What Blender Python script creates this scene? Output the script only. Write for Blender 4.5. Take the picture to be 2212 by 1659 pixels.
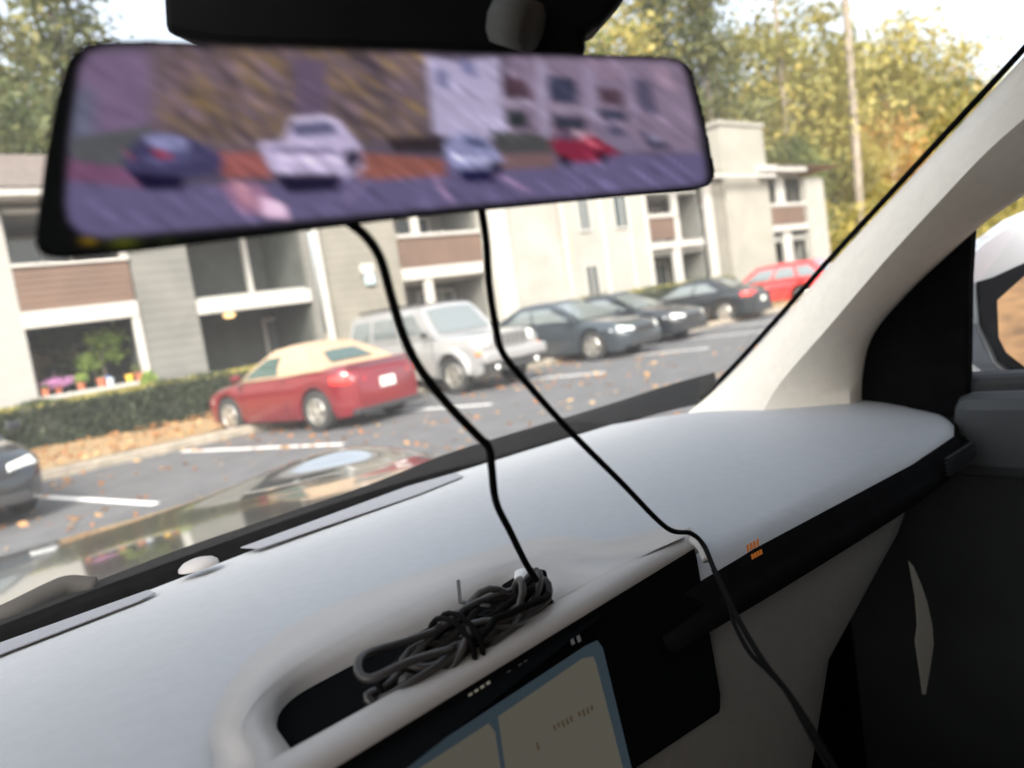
import bpy, bmesh, math, random
import numpy as np
from mathutils import Vector, Matrix

for o in list(bpy.data.objects):
    bpy.data.objects.remove(o)
S = bpy.context.scene
COL = S.collection
R_ = math.radians

# ------------------------------------------------------------------ camera
FPX, CX, CY = 1680.0, 1106.0, 829.5          # the photograph measured as 2212 x 1659
CAM = np.array([0.0, 0.0, 1.6])
_roll = math.atan(.15)
_pitch = math.atan((CY - 655.0) * math.cos(_roll) / FPX)
_f = np.array([0, math.cos(_pitch), -math.sin(_pitch)])
_r = np.array([1.0, 0, 0]); _u = np.cross(_r, _f)
_c, _s = math.cos(_roll), math.sin(_roll)
_R = [_c * _r - _s * _u, _s * _r + _c * _u, _f]
_a = -R_(41.0)
_M = np.array([[math.cos(_a), -math.sin(_a), 0], [math.sin(_a), math.cos(_a), 0], [0, 0, 1]])
RT, UP, FW = [_M @ v for v in _R]
cam_d = bpy.data.cameras.new('camera')
cam = bpy.data.objects.new('camera', cam_d); COL.objects.link(cam)
m = Matrix.Identity(4)
for i in range(3):
    m[i][0] = RT[i]; m[i][1] = UP[i]; m[i][2] = -FW[i]; m[i][3] = CAM[i]
cam.matrix_world = m
cam_d.sensor_width = 36.0
cam_d.lens = 36.0 * FPX / 2212.0
cam_d.clip_start = .02; cam_d.clip_end = 2000
cam_d.dof.use_dof = True
cam_d.dof.focus_distance = .78
cam_d.dof.aperture_fstop = cam_d.lens / 6.4
S.camera = cam

# ------------------------------------------------------------------ world, sun, exposure
W = bpy.data.worlds.new('World'); S.world = W; W.use_nodes = True
nt = W.node_tree
bg = nt.nodes['Background']
sky = nt.nodes.new('ShaderNodeTexSky'); sky.sky_type = 'NISHITA'; sky.sun_disc = False
TOSUN = Vector((-.50, -.58, .64)).normalized()
sky.sun_elevation = math.asin(TOSUN.z)
sky.sun_rotation = math.atan2(TOSUN.x, TOSUN.y)
sky.air_density = 1.0; sky.dust_density = 6.0; sky.ozone_density = 1.0
hs = nt.nodes.new('ShaderNodeHueSaturation'); hs.inputs['Saturation'].default_value = .45; hs.inputs['Value'].default_value = 1.25
nt.links.new(sky.outputs[0], hs.inputs['Color']); nt.links.new(hs.outputs[0], bg.inputs[0]); bg.inputs[1].default_value = .15
sd = bpy.data.lights.new('sun', 'SUN'); sd.energy = 1.4; sd.angle = R_(11.0); sd.color = (1, .93, .82)
sun = bpy.data.objects.new('sun', sd); COL.objects.link(sun)
sun.rotation_euler = (-TOSUN).to_track_quat('-Z', 'Y').to_euler(); sun.location = (0, 0, 30)
S.view_settings.view_transform = 'Standard'; S.view_settings.look = 'None'
EXPO = 1.5
S.view_settings.exposure = EXPO; S.view_settings.gamma = 1.0

# ------------------------------------------------------------------ measuring helpers
def ray(x, y):
    return (x - CX) / FPX * RT + (CY - y) / FPX * UP + FW
def at(x, y, X=None, Y=None, Z=None, d=None):
    v = ray(x, y)
    if d is None:
        if X is not None: d = (X - CAM[0]) / v[0]
        elif Y is not None: d = (Y - CAM[1]) / v[1]
        else: d = (Z - CAM[2]) / v[2]
    return tuple(float(q) for q in CAM + v * d)
def on_plane(x, y, p0, n):
    v = ray(x, y); n = np.array(n, float)
    return tuple(float(q) for q in CAM + v * (((np.array(p0) - CAM) @ n) / (v @ n)))
def proj(P):
    v = np.asarray(P) - CAM
    z = v @ FW
    return CX + FPX * (v @ RT) / z, CY - FPX * (v @ UP) / z

# ------------------------------------------------------------------ materials
MATS = {}
def mat(name, col=(.5, .5, .5), rough=.6, metal=0.0, noise=0.0, scale=8.0, coat=0.0, bump=0.0, spec=.5,
        col2=None, thr=None, em=None, stretch=None, ems=1.0):
    if name in MATS: return MATS[name]
    m = bpy.data.materials.new(name); m.use_nodes = True
    n = m.node_tree.nodes; l = m.node_tree.links; b = n['Principled BSDF']
    b.inputs['Base Color'].default_value = (*col, 1); b.inputs['Roughness'].default_value = rough
    b.inputs['Metallic'].default_value = metal; b.inputs['Coat Weight'].default_value = coat
    b.inputs['Coat Roughness'].default_value = .03
    b.inputs['Specular IOR Level'].default_value = spec
    if em:
        b.inputs['Emission Color'].default_value = (*em, 1); b.inputs['Emission Strength'].default_value = ems
    if noise or col2 or bump:
        tc = n.new('ShaderNodeTexCoord'); mp = n.new('ShaderNodeMapping')
        l.new(tc.outputs['Object'], mp.inputs[0])
        if stretch: mp.inputs['Scale'].default_value = stretch
        tx = n.new('ShaderNodeTexNoise'); tx.inputs['Scale'].default_value = scale; tx.inputs['Detail'].default_value = 6
        tx.inputs['Roughness'].default_value = .6
        l.new(mp.outputs[0], tx.inputs['Vector'])
        cr = n.new('ShaderNodeValToRGB')
        a = [c * (1 - noise) for c in col]; c2 = col2 or [min(1, c * (1 + noise)) for c in col]
        t = thr or (.35, .65)
        cr.color_ramp.elements[0].position = t[0]; cr.color_ramp.elements[1].position = t[1]
        cr.color_ramp.elements[0].color = (*a, 1); cr.color_ramp.elements[1].color = (*c2, 1)
        l.new(tx.outputs['Fac'], cr.inputs[0]); l.new(cr.outputs[0], b.inputs['Base Color'])
        if bump:
            bm_ = n.new('ShaderNodeBump'); bm_.inputs['Strength'].default_value = bump; bm_.inputs['Distance'].default_value = .02
            l.new(tx.outputs['Fac'], bm_.inputs['Height']); l.new(bm_.outputs[0], b.inputs['Normal'])
    MATS[name] = m
    return m

def siding(name, col, pitch=.13, axis=2, depth=.3, dark=.75):
    """painted boards: a groove every `pitch` metres along one axis"""
    m = mat(name, col, .75, noise=.11, scale=1.1)
    n = m.node_tree.nodes; l = m.node_tree.links; b = n['Principled BSDF']
    tc = n.new('ShaderNodeTexCoord'); sp = n.new('ShaderNodeSeparateXYZ'); l.new(tc.outputs['Object'], sp.inputs[0])
    d = n.new('ShaderNodeMath'); d.operation = 'DIVIDE'; d.inputs[1].default_value = pitch; l.new(sp.outputs[axis], d.inputs[0])
    f = n.new('ShaderNodeMath'); f.operation = 'FRACT'; l.new(d.outputs[0], f.inputs[0])
    cr = n.new('ShaderNodeValToRGB'); cr.color_ramp.elements[0].position = .0; cr.color_ramp.elements[0].color = (0, 0, 0, 1)
    cr.color_ramp.elements[1].position = .12; cr.color_ramp.elements[1].color = (1, 1, 1, 1)
    l.new(f.outputs[0], cr.inputs[0])
    bp = n.new('ShaderNodeBump'); bp.inputs['Strength'].default_value = depth; bp.inputs['Distance'].default_value = .03
    l.new(cr.outputs[0], bp.inputs['Height']); l.new(bp.outputs[0], b.inputs['Normal'])
    mx = n.new('ShaderNodeMix'); mx.data_type = 'RGBA'; mx.blend_type = 'MULTIPLY'; mx.inputs['Factor'].default_value = 1
    old = b.inputs['Base Color'].links[0].from_socket
    g = n.new('ShaderNodeValToRGB'); g.color_ramp.elements[0].color = (dark, dark, dark, 1); g.color_ramp.elements[1].position = .1
    l.new(f.outputs[0], g.inputs[0])
    l.new(old, mx.inputs['A']); l.new(g.outputs[0], mx.inputs['B']); l.new(mx.outputs['Result'], b.inputs['Base Color'])
    return m

def glass_mat(name, tint=(1, 1, 1), film=.02, gloss=.06):
    m = bpy.data.materials.new(name); m.use_nodes = True
    n = m.node_tree.nodes; l = m.node_tree.links
    for q in list(n):
        if q.type != 'OUTPUT_MATERIAL': n.remove(q)
    out = [q for q in n if q.type == 'OUTPUT_MATERIAL'][0]
    tr = n.new('ShaderNodeBsdfTransparent'); tr.inputs[0].default_value = (*tint, 1)
    gl = n.new('ShaderNodeBsdfGlossy'); gl.inputs['Roughness'].default_value = .02
    df = n.new('ShaderNodeBsdfTranslucent'); df.inputs[0].default_value = (1, .97, .9, 1)
    m1 = n.new('ShaderNodeMixShader'); m1.inputs[0].default_value = gloss
    m2 = n.new('ShaderNodeMixShader'); m2.inputs[0].default_value = film
    l.new(tr.outputs[0], m1.inputs[1]); l.new(gl.outputs[0], m1.inputs[2])
    l.new(m1.outputs[0], m2.inputs[1]); l.new(df.outputs[0], m2.inputs[2]); l.new(m2.outputs[0], out.inputs[0])
    MATS[name] = m
    return m

def leaf_mat(name, a, b, c):
    m = bpy.data.materials.new(name); m.use_nodes = True
    n = m.node_tree.nodes; l = m.node_tree.links; p = n['Principled BSDF']
    at_ = n.new('ShaderNodeAttribute'); at_.attribute_name = 'tint'
    cr = n.new('ShaderNodeValToRGB'); e = cr.color_ramp.elements
    e[0].color = (*a, 1); e[1].color = (*c, 1); k = e.new(.5); k.color = (*b, 1)
    l.new(at_.outputs['Fac'], cr.inputs[0]); l.new(cr.outputs[0], p.inputs['Base Color'])
    p.inputs['Roughness'].default_value = .6
    tl = n.new('ShaderNodeBsdfTranslucent'); l.new(cr.outputs[0], tl.inputs[0])
    mx = n.new('ShaderNodeMixShader'); mx.inputs[0].default_value = .35
    out = [q for q in n if q.type == 'OUTPUT_MATERIAL'][0]
    l.new(p.outputs[0], mx.inputs[1]); l.new(tl.outputs[0], mx.inputs[2]); l.new(mx.outputs[0], out.inputs[0])
    MATS[name] = m
    return m

# ------------------------------------------------------------------ mesh helpers
class MB:
    def __init__(s): s.v = []; s.f = []
    def add(s, vs, fs):
        k = len(s.v); s.v += [tuple(p) for p in vs]; s.f += [tuple(i + k for i in f) for f in fs]; return s
    def box(s, x0, x1, y0, y1, z0, z1):
        return s.add([(x0, y0, z0), (x1, y0, z0), (x1, y1, z0), (x0, y1, z0), (x0, y0, z1), (x1, y0, z1), (x1, y1, z1), (x0, y1, z1)],
                     [(0, 3, 2, 1), (4, 5, 6, 7), (0, 1, 5, 4), (1, 2, 6, 5), (2, 3, 7, 6), (3, 0, 4, 7)])
    def quad(s, *p): return s.add(p, [tuple(range(len(p)))])
    def prism(s, pts, off):
        """polygon pts extruded by vector off"""
        n = len(pts); q = [tuple(a + b for a, b in zip(p, off)) for p in pts]
        return s.add(list(pts) + q, [tuple(range(n))[::-1], tuple(range(n, 2 * n))] + [(i, (i + 1) % n, n + (i + 1) % n, n + i) for i in range(n)])
    def loft(s, rings, closed=True, caps=True):
        n = len(rings[0]); vs = [p for r in rings for p in r]; fs = []
        for k in range(len(rings) - 1):
            for i in range(n if closed else n - 1):
                j = (i + 1) % n
                fs.append((k * n + i, k * n + j, (k + 1) * n + j, (k + 1) * n + i))
        if caps and closed:
            fs.append(tuple(range(n))[::-1]); fs.append(tuple(range((len(rings) - 1) * n, len(rings) * n)))
        return s.add(vs, fs)
    def tube(s, path, r, n=10, close=False):
        P = [Vector(p) for p in path]; rings = []
        up = Vector((0, 0, 1)); N = len(P)
        for i, p in enumerate(P):
            if close: t = P[(i + 1) % N] - P[i - 1]
            else: t = (P[min(i + 1, N - 1)] - P[max(i - 1, 0)])
            t.normalize()
            if i == 0:
                a = t.cross(up)
                if a.length < .05: a = t.cross(Vector((1, 0, 0)))
            else: a = pa - t * pa.dot(t)
            a.normalize(); b = a.cross(t); pa = a.copy()
            rr = r(i / (N - 1)) if callable(r) else r
            rings.append([tuple(p + a * rr * math.cos(2 * math.pi * k / n) + b * rr * math.sin(2 * math.pi * k / n)) for k in range(n)])
        if close: rings.append(rings[0]); return s.loft(rings, caps=False)
        return s.loft(rings)
    def lathe(s, prof, n=24, origin=(0, 0, 0), axis='x', a0=0, a1=2 * math.pi):
        rings = []
        full = abs(a1 - a0 - 2 * math.pi) < 1e-6
        for (r, h) in prof:
            ring = []
            for k in range(n if full else n + 1):
                t = a0 + (a1 - a0) * k / n
                c, q = r * math.cos(t), r * math.sin(t)
                p = (h, c, q) if axis == 'x' else ((c, h, q) if axis == 'y' else (c, q, h))
                ring.append((p[0] + origin[0], p[1] + origin[1], p[2] + origin[2]))
            rings.append(ring)
        return s.loft(rings, closed=full, caps=False)
    def build(s, name, m, parent=None, smooth=False, bevel=0, subsurf=0, loc=None):
        me = bpy.data.meshes.new(name); me.from_pydata(s.v, [], s.f)
        bm = bmesh.new(); bm.from_mesh(me); bmesh.ops.recalc_face_normals(bm, faces=bm.faces); bm.to_mesh(me); bm.free()
        for p in me.polygons: p.use_smooth = smooth
        me.materials.append(m); me.update()
        o = bpy.data.objects.new(name, me); COL.objects.link(o)
        if parent: o.parent = parent
        if loc: o.location = loc
        if bevel:
            b = o.modifiers.new('bevel', 'BEVEL'); b.width = bevel; b.segments = 2; b.limit_method = 'ANGLE'
        if subsurf:
            b = o.modifiers.new('sub', 'SUBSURF'); b.levels = subsurf; b.render_levels = subsurf
        return o

def tag(o, label=None, cat=None, group=None, kind=None):
    if label: o['label'] = label
    if cat: o['category'] = cat
    if group: o['group'] = group
    if kind: o['kind'] = kind
    return o
def empty(name, loc=(0, 0, 0), rz=0, label=None, cat=None, group=None):
    o = bpy.data.objects.new(name, None); COL.objects.link(o); o.location = loc; o.rotation_euler = (0, 0, rz)
    o.empty_display_size = .2
    return tag(o, label, cat, group)
def kids(o): return [c for c in bpy.data.objects if c.parent == o]
def copy_tree(o, parent=None):
    c = o.copy(); COL.objects.link(c); c.parent = parent
    for ch in kids(o): copy_tree(ch, c)
    return c
def spline(pts, n):
    """Catmull-Rom through the points, n steps per span"""
    P = [np.array(p, float) for p in pts]; P = [2 * P[0] - P[1]] + P + [2 * P[-1] - P[-2]]; out = []
    for i in range(1, len(P) - 2):
        for k in range(n):
            t = k / n
            out.append(.5 * ((2 * P[i]) + (-P[i - 1] + P[i + 1]) * t + (2 * P[i - 1] - 5 * P[i] + 4 * P[i + 1] - P[i + 2]) * t * t +
                             (-P[i - 1] + 3 * P[i] - 3 * P[i + 1] + P[i + 2]) * t ** 3))
    out.append(P[-2]); return [tuple(float(q) for q in p) for p in out]
def raw_mesh(name, verts, nper, tint=None):
    """numpy faces of nper vertices each"""
    verts = np.asarray(verts, np.float32); nv = len(verts); nf = nv // nper
    me = bpy.data.meshes.new(name)
    me.vertices.add(nv); me.vertices.foreach_set('co', verts.ravel())
    me.loops.add(nv); me.loops.foreach_set('vertex_index', np.arange(nv, dtype=np.int32))
    me.polygons.add(nf); me.polygons.foreach_set('loop_start', np.arange(nf, dtype=np.int32) * nper)
    me.polygons.foreach_set('loop_total', np.full(nf, nper, np.int32))
    if tint is not None:
        a = me.attributes.new('tint', 'FLOAT', 'POINT'); a.data.foreach_set('value', np.repeat(tint, nper).astype(np.float32))
    me.update(calc_edges=True)
    return me
def leaf_quads(rng, cen, size, flat=.0, up=False):
    """one small diamond leaf at each centre"""
    n = len(cen)
    a = rng.normal(size=(n, 3)); 
    if up: a[:, 2] *= .25
    a /= np.linalg.norm(a, axis=1)[:, None]
    b = rng.normal(size=(n, 3))
    if up: b[:, 2] *= .25
    b -= a * (a * b).sum(1)[:, None]; b /= np.linalg.norm(b, axis=1)[:, None]
    s = (size * rng.uniform(.6, 1.4, n))[:, None]
    q = np.stack([cen - a * s, cen - b * s * .6, cen + a * s, cen + b * s * .6], 1)
    return q.reshape(-1, 3)

# ------------------------------------------------------------------ the ground
M_asph = mat('asphalt', (.085, .085, .09), .85, noise=.16, scale=2.2, bump=.25)
_n = M_asph.node_tree.nodes; _l = M_asph.node_tree.links
_t2 = _n.new('ShaderNodeTexNoise'); _t2.inputs['Scale'].default_value = 60; _t2.inputs['Detail'].default_value = 3
_tc = _n.new('ShaderNodeTexCoord'); _l.new(_tc.outputs['Object'], _t2.inputs['Vector'])
_mx = _n.new('ShaderNodeMix'); _mx.data_type = 'RGBA'; _mx.blend_type = 'OVERLAY'; _mx.inputs['Factor'].default_value = .35
_b = _n['Principled BSDF']; _old = _b.inputs['Base Color'].links[0].from_socket
_l.new(_old, _mx.inputs['A']); _l.new(_t2.outputs['Fac'], _mx.inputs['B']); _l.new(_mx.outputs['Result'], _b.inputs['Base Color'])
M_earth = mat('earth', (.16, .13, .08), .95, noise=.4, scale=.6)
M_verge = mat('straw_mulch', (.24, .165, .085), .95, noise=.35, scale=9, bump=.8, col2=(.36, .25, .13))
M_kerb = mat('kerb_concrete', (.25, .22, .18), .9, noise=.25, scale=5)
M_line = mat('line_paint', (.82, .81, .78), .6, noise=.05, scale=20)
M_leafbank = mat('leaf_litter', (.30, .14, .06), .95, noise=.5, scale=3, col2=(.50, .26, .10))

g = MB().quad((-400, -400, -.03), (600, -400, -.03), (600, 600, -.03), (-400, 600, -.03)).build('ground', M_earth); tag(g, kind='structure')
g = MB().quad((-40, -6, 0), (75, -6, 0), (75, 13.5, 0), (-40, 13.5, 0)).build('parking_lot', M_asph); tag(g, kind='structure')
g = MB().box(-40, 75, 13.5, 13.68, -.02, .15).build('kerb', M_kerb, bevel=.03); tag(g, kind='structure')
vb = MB(); rng = random.Random(3)
nx, ny = 130, 9
vs = [(-40 + 115 * i / nx, 13.68 + 5.6 * j / ny, .135 + .03 * rng.random() + .05 * math.sin(i * .7) * (j > 0)) for j in range(ny + 1) for i in range(nx + 1)]
vb.add(vs, [(j * (nx + 1) + i, j * (nx + 1) + i + 1, (j + 1) * (nx + 1) + i + 1, (j + 1) * (nx + 1) + i) for j in range(ny) for i in range(nx)])
g = vb.build('verge', M_verge, smooth=True); tag(g, kind='structure')
bk = MB()
vs = [(-60 + 12 * i, -4.5 - 2.3 * j, 1.05 * max(0, j - .2) + .25 * rng.random()) for j in range(8) for i in range(14)]
bk.add(vs, [(j * 14 + i, j * 14 + i + 1, (j + 1) * 14 + i + 1, (j + 1) * 14 + i) for j in range(7) for i in range(13)])
g = bk.build('leafy_bank', M_leafbank, smooth=True); tag(g, kind='structure')
# parking bay lines, painted a little askew to the kerb
LNS = []
def bay_line(p, q, w=.055):
    d = Vector(q) - Vector(p); n = Vector((-d.y, d.x)).normalized() * w
    return [(p[0] + n.x, p[1] + n.y, .004), (q[0] + n.x, q[1] + n.y, .004), (q[0] - n.x, q[1] - n.y, .004), (p[0] - n.x, p[1] - n.y, .004)]
def paint(name, p, q):
    o = MB().quad(*bay_line(p, q)).build(name, M_line); tag(o, kind='structure'); return o
paint('bay_line', (1.70, 12.6), (2.47, 9.05)); paint('bay_line', (4.15, 13.2), (5.23, 9.78))
paint('bay_line', (7.15, 12.9), (8.1, 9.9)); paint('bay_line', (10.4, 12.9), (11.3, 10.2))
for x in (13.9, 17.0, 20.2, 23.6, 27): paint('bay_line', (x - .4, 12.8), (x + .5, 9.9))

# fallen leaves, one loose sheet of litter
rg = np.random.default_rng(5)
N = 2600
px = rg.uniform(-3, 14, N); py = rg.uniform(4.5, 13.4, N)
keep = rg.uniform(size=N) < np.clip(.28 + .6 * (np.abs(py - 13.2) < .5) + .35 * np.sin(px * 1.3 + py) * np.sin(py * 1.1), .08, 1)
px, py = px[keep], py[keep]
N2 = 1500
px = np.concatenate([px, rg.uniform(0, 12, N2)]); py = np.concatenate([py, rg.uniform(13.7, 17.4, N2)])
pz = np.where(py > 13.6, .20, .012) + rg.uniform(0, .015, len(px))
me = raw_mesh('fallen_leaves', leaf_quads(rg, np.stack([px, py, pz], 1), .055, up=True), 4, rg.uniform(0, 1, len(px)))
me.materials.append(leaf_mat('dry_leaf', (.28, .10, .03), (.42, .21, .08), (.52, .35, .17)))
o = bpy.data.objects.new('fallen_leaves', me); COL.objects.link(o)
tag(o, 'dry orange and tan leaves scattered over the asphalt and the straw strip', 'leaves', kind='stuff')

# ------------------------------------------------------------------ buildings
M_white = siding('white_siding', (.30, .29, .265), .2)
M_brick = mat('white_brick', (.66, .65, .62), .8, noise=.06, scale=6)
_n = M_brick.node_tree.nodes; _l = M_brick.node_tree.links
bt = _n.new('ShaderNodeTexBrick'); bt.inputs['Scale'].default_value = 1; bt.inputs['Brick Width'].default_value = .22; bt.inputs['Row Height'].default_value = .075
bt.inputs['Mortar Size'].default_value = .006; bt.inputs['Color1'].default_value = (.31, .302, .285, 1); bt.inputs['Color2'].default_value = (.28, .272, .256, 1)
bt.inputs['Mortar'].default_value = (.24, .233, .22, 1)
_tc = _n.new('ShaderNodeTexCoord'); _mp = _n.new('ShaderNodeMapping'); _mp.inputs['Rotation'].default_value = (R_(90), 0, 0)
_l.new(_tc.outputs['Object'], _mp.inputs[0]); _l.new(_mp.outputs[0], bt.inputs[0]); _l.new(bt.outputs[0], _n['Principled BSDF'].inputs['Base Color'])
M_beige = siding('beige_siding', (.185, .175, .15), .22)
M_grey = siding('grey_siding', (.14, .138, .128), .22)
M_trim = mat('white_trim', (.38, .37, .35), .6, noise=.05, scale=3)
M_wood = siding('brown_boards', (.12, .075, .055), .14, depth=.6, dark=.55)
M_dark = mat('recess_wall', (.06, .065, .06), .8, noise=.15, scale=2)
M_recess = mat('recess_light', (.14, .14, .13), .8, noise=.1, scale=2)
M_roof = mat('shingles', (.12, .098, .088), .9, noise=.25, scale=7, bump=.5)
M_redroof = mat('red_shingles', (.34, .21, .17), .9, noise=.2, scale=7)
M_pane = mat('window_pane', (.05, .065, .07), .08, spec=.8)
M_slab = mat('porch_floor', (.3, .3, .28), .8)
M_tan = mat('tan_panel', (.45, .32, .23), .8, noise=.08)

def bpart(b, name, m, x0, x1, z0, z1, y0=19.0, y1=19.15, bevel=0):
    return MB().box(x0, x1, y0, y1, z0, z1).build(name, m, b, bevel=bevel)
def window(b, x0, x1, z0, z1, y, name='window'):
    """frame with its pane one level deeper"""
    t = .07; w = MB()
    w.box(x0 - t, x0, y - .05, y, z0 - t, z1 + t); w.box(x1, x1 + t, y - .05, y, z0 - t, z1 + t)
    w.box(x0, x1, y - .05, y, z1, z1 + t); w.box(x0, x1, y - .05, y, z0 - t, z0)
    w.box((x0 + x1) / 2 - .02, (x0 + x1) / 2 + .02, y - .04, y, z0, z1)
    f = w.build(name, M_trim, b)
    MB().box(x0, x1, y - .02, y - .012, z0, z1).build('pane', M_pane, f)
    return f
def door(b, x0, x1, z1, y, z0=.1):
    t = .09; w = MB().box(x0 - t, x0, y - .06, y, z0, z1 + t).box(x1, x1 + t, y - .06, y, z0, z1 + t).box(x0, x1, y - .06, y, z1, z1 + t)
    f = w.build('door_frame', M_trim, b)
    MB().box(x0, x1, y - .03, y - .01, z0, z1).build('door', mat('door_paint', (.09, .10, .105), .4), f)
    return f
def recess(b, x0, x1, depth, m_back, y=19.15, z1=5.0):
    """an open porch stack: back wall, cheeks, floors"""
    w = MB().box(x0, x1, y + depth, y + depth + .1, .1, z1)
    w.box(x0 - .06, x0, y + .002, y + depth, .1, z1).box(x1, x1 + .06, y + .002, y + depth, .1, z1)
    w.build('porch_wall', m_back, b)
    for za, zb_, nm in ((2.6, 2.85, 'porch_floor'), (-.02, .12, 'porch_floor'), (z1, z1 + .12, 'porch_ceiling')):
        MB().box(x0, x1, y + .003, y + depth, za, zb_).build(nm, M_slab, b)

A = empty('apartment_building', (6, 19, 0), label='two storey grey apartment block with brown balcony boards behind the long hedge', cat='building')
A.location = (0, 0, 0)
bpart(A, 'wall', M_brick, -12, 3.32, 0, 5.25, 19.0, 19.3)
bpart(A, 'wall', M_grey, 5.64, 6.95, 0, 5.25, 19.0, 19.3)
bpart(A, 'wall', M_beige, 10.46, 12.95, 0, 5.25, 19.0, 19.3)
bpart(A, 'wall', M_grey, 9.98, 10.2, 0, 5.25, 19.0, 19.3)
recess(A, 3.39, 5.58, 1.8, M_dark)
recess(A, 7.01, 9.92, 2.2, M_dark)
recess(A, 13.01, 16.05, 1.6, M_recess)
# left balcony
bpart(A, 'balcony_panel', M_wood, 3.33, 5.60, 2.93, 3.86, 18.98, 19.05)
bpart(A, 'balcony_panel', M_wood, 3.33, 5.60, .2, 1.03, 18.98, 19.05)
bpart(A, 'rail_cap', M_trim, 3.32, 5.62, 3.86, 3.93, 18.93, 19.1)
bpart(A, 'rail_cap', M_trim, 3.32, 5.62, 1.03, 1.115, 18.93, 19.1)
bpart(A, 'beam', M_trim, 3.32, 5.62, 2.57, 2.928, 18.94, 19.12, .01)
bpart(A, 'post', M_trim, 5.46, 5.63, 1.117, 2.568, 18.96, 19.1, .01)
bpart(A, 'post', M_trim, 5.46, 5.63, 3.932, 5.1, 18.96, 19.1, .01)
window(A, 3.7, 4.9, .9, 2.1, 20.95); window(A, 3.7, 4.9, 3.4, 4.7, 20.95)
# entrance bay
bpart(A, 'beam', M_trim, 6.96, 9.97, 2.43, 2.78, 18.94, 19.12, .01)
bpart(A, 'post', M_trim, 8.9, 9.04, 2.85, 4.98, 20.3, 20.44, .01)
x0, _, z0 = at(572, 690, Y=21.3); x1, _, z1 = at(636, 686, Y=21.3)
door(A, x0, x1, z1, 21.35)
x0, _, z0 = at(608, 618, Y=21.3); x1, _, z1 = at(655, 520, Y=21.3)
window(A, x0, x1, z0, z1 + .4, 21.35)
window(A, x1 + .1, 11.0 if x1 < 10.5 else x1 + .6, 1.0, 2.3, 21.35) if x1 < 9.2 else None
# middle balcony
bpart(A, 'balcony_panel', M_wood, 12.97, 16.08, 3.045, 3.93, 18.96, 19.03)
bpart(A, 'rail_cap', M_trim, 12.95, 16.1, 3.93, 4.03, 18.9, 19.08)
bpart(A, 'beam', M_trim, 12.95, 16.1, 2.69, 3.043, 18.92, 19.1, .01)
bpart(A, 'post', M_trim, 13.7, 13.98, .1, 2.688, 18.96, 19.1, .01)
bpart(A, 'post', M_trim, 13.55, 13.8, 4.032, 5.1, 18.96, 19.1, .01)
bpart(A, 'balcony_panel', M_wood, 14.0, 16.05, .15, 1.0, 19.0, 19.05)
window(A, 14.6, 15.5, .9, 2.35, 20.72); door(A, 16.3 - .95, 16.3 - .33, 2.3, 20.72); window(A, 14.2, 15.4, 3.3, 4.7, 20.72)
# eaves and roof
bpart(A, 'fascia', M_trim, -12.4, 16.4, 5.27, 5.44, 18.55, 18.65)
bpart(A, 'soffit', M_trim, -12.4, 16.4, 5.22, 5.268, 18.65, 19.6)
MB().prism([(-12.5, 18.5, 5.44), (-12.5, 22.5, 7.05), (-12.5, 27, 5.44)], (28.9, 0, 0)).build('roof', M_roof, A)
dp = MB().box(10.25, 10.43, 18.84, 18.99, 0, 5.2).build('downspout', M_trim, A, bevel=.03)
for zz in (3.3, 1.2): MB().box(10.22, 10.46, 18.82, 18.995, zz, zz + .04).build('pipe_strap', M_trim, dp)

B = empty('apartment_building', (0, 0, 0), label='white apartment block with tall pale chimney and red-brown roof behind the dark sedans', cat='building')
bpart(B, 'wall', M_trim, 16.16, 16.85, 0, 6.1, 18.45, 18.75, .02)
bpart(B, 'wall', M_white, 16.86, 19.4, 0, 5.6, 18.75, 19.2)
bpart(B, 'wall', M_white, 19.41, 24.1, 0, 5.6, 18.6, 19.2)
bpart(B, 'side_wall', M_white, 16.16, 16.3, 0, 5.3, 18.76, 22.0)
bpart(B, 'balcony_panel', M_tan, 19.46, 19.74, 2.65, 3.75, 18.55, 18.59)
for xx, ww in ((19.42, .12), (21.4, .14), (22.9, .10), (23.9, .16)):  # boards added to give the blank wall vertical bands of shading
    bpart(B, 'shading_board', M_trim, xx, xx + ww, .0, 5.5, 18.52, 18.597)
bpart(B, 'eave_board', M_trim, 16.2, 33.4, 5.45, 5.6, 18.3, 18.44)
window(B, 20.29, 20.87, 1.0, 2.48, 18.59); window(B, 20.33, 20.82, 3.75, 4.9, 18.59)
window(B, 22.2, 23.0, 3.75, 4.9, 18.59)
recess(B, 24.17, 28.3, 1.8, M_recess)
bpart(B, 'balcony_panel', M_wood, 24.5, 26.25, 3.2, 4.05, 18.96, 19.03)
bpart(B, 'rail_cap', M_trim, 24.15, 26.5, 4.05, 4.2, 18.9, 19.08)
bpart(B, 'beam', M_trim, 24.15, 28.1, 2.82, 3.08, 18.9, 19.1, .01)
bpart(B, 'post', M_trim, 26.0, 26.45, .1, 2.818, 18.94, 19.1); bpart(B, 'post', M_trim, 26.28, 26.6, 3.082, 5.0, 18.94, 19.1)
window(B, 27.0, 27.9, .9, 2.3, 20.9); window(B, 24.8, 25.8, .9, 2.3, 20.9); window(B, 26.9, 27.9, 3.3, 4.6, 20.9)
d2 = MB().box(28.5, 28.95, 18.85, 19.1, 0, 5.3).build('downspout', M_trim, B, bevel=.04)
bpart(B, 'wall', M_beige, 28.96, 33.0, 0, 5.9, 19.0, 19.4)
M_chim = mat('chimney_stucco', (.25, .24, .21), .85, noise=.08, scale=1)
ch = MB().box(29.95, 33.45, 18.75, 18.99, 0, 7.75).box(29.95, 33.45, 18.99, 20.2, 5.9, 7.75).build('chimney', M_chim, B, bevel=.03)
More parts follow.
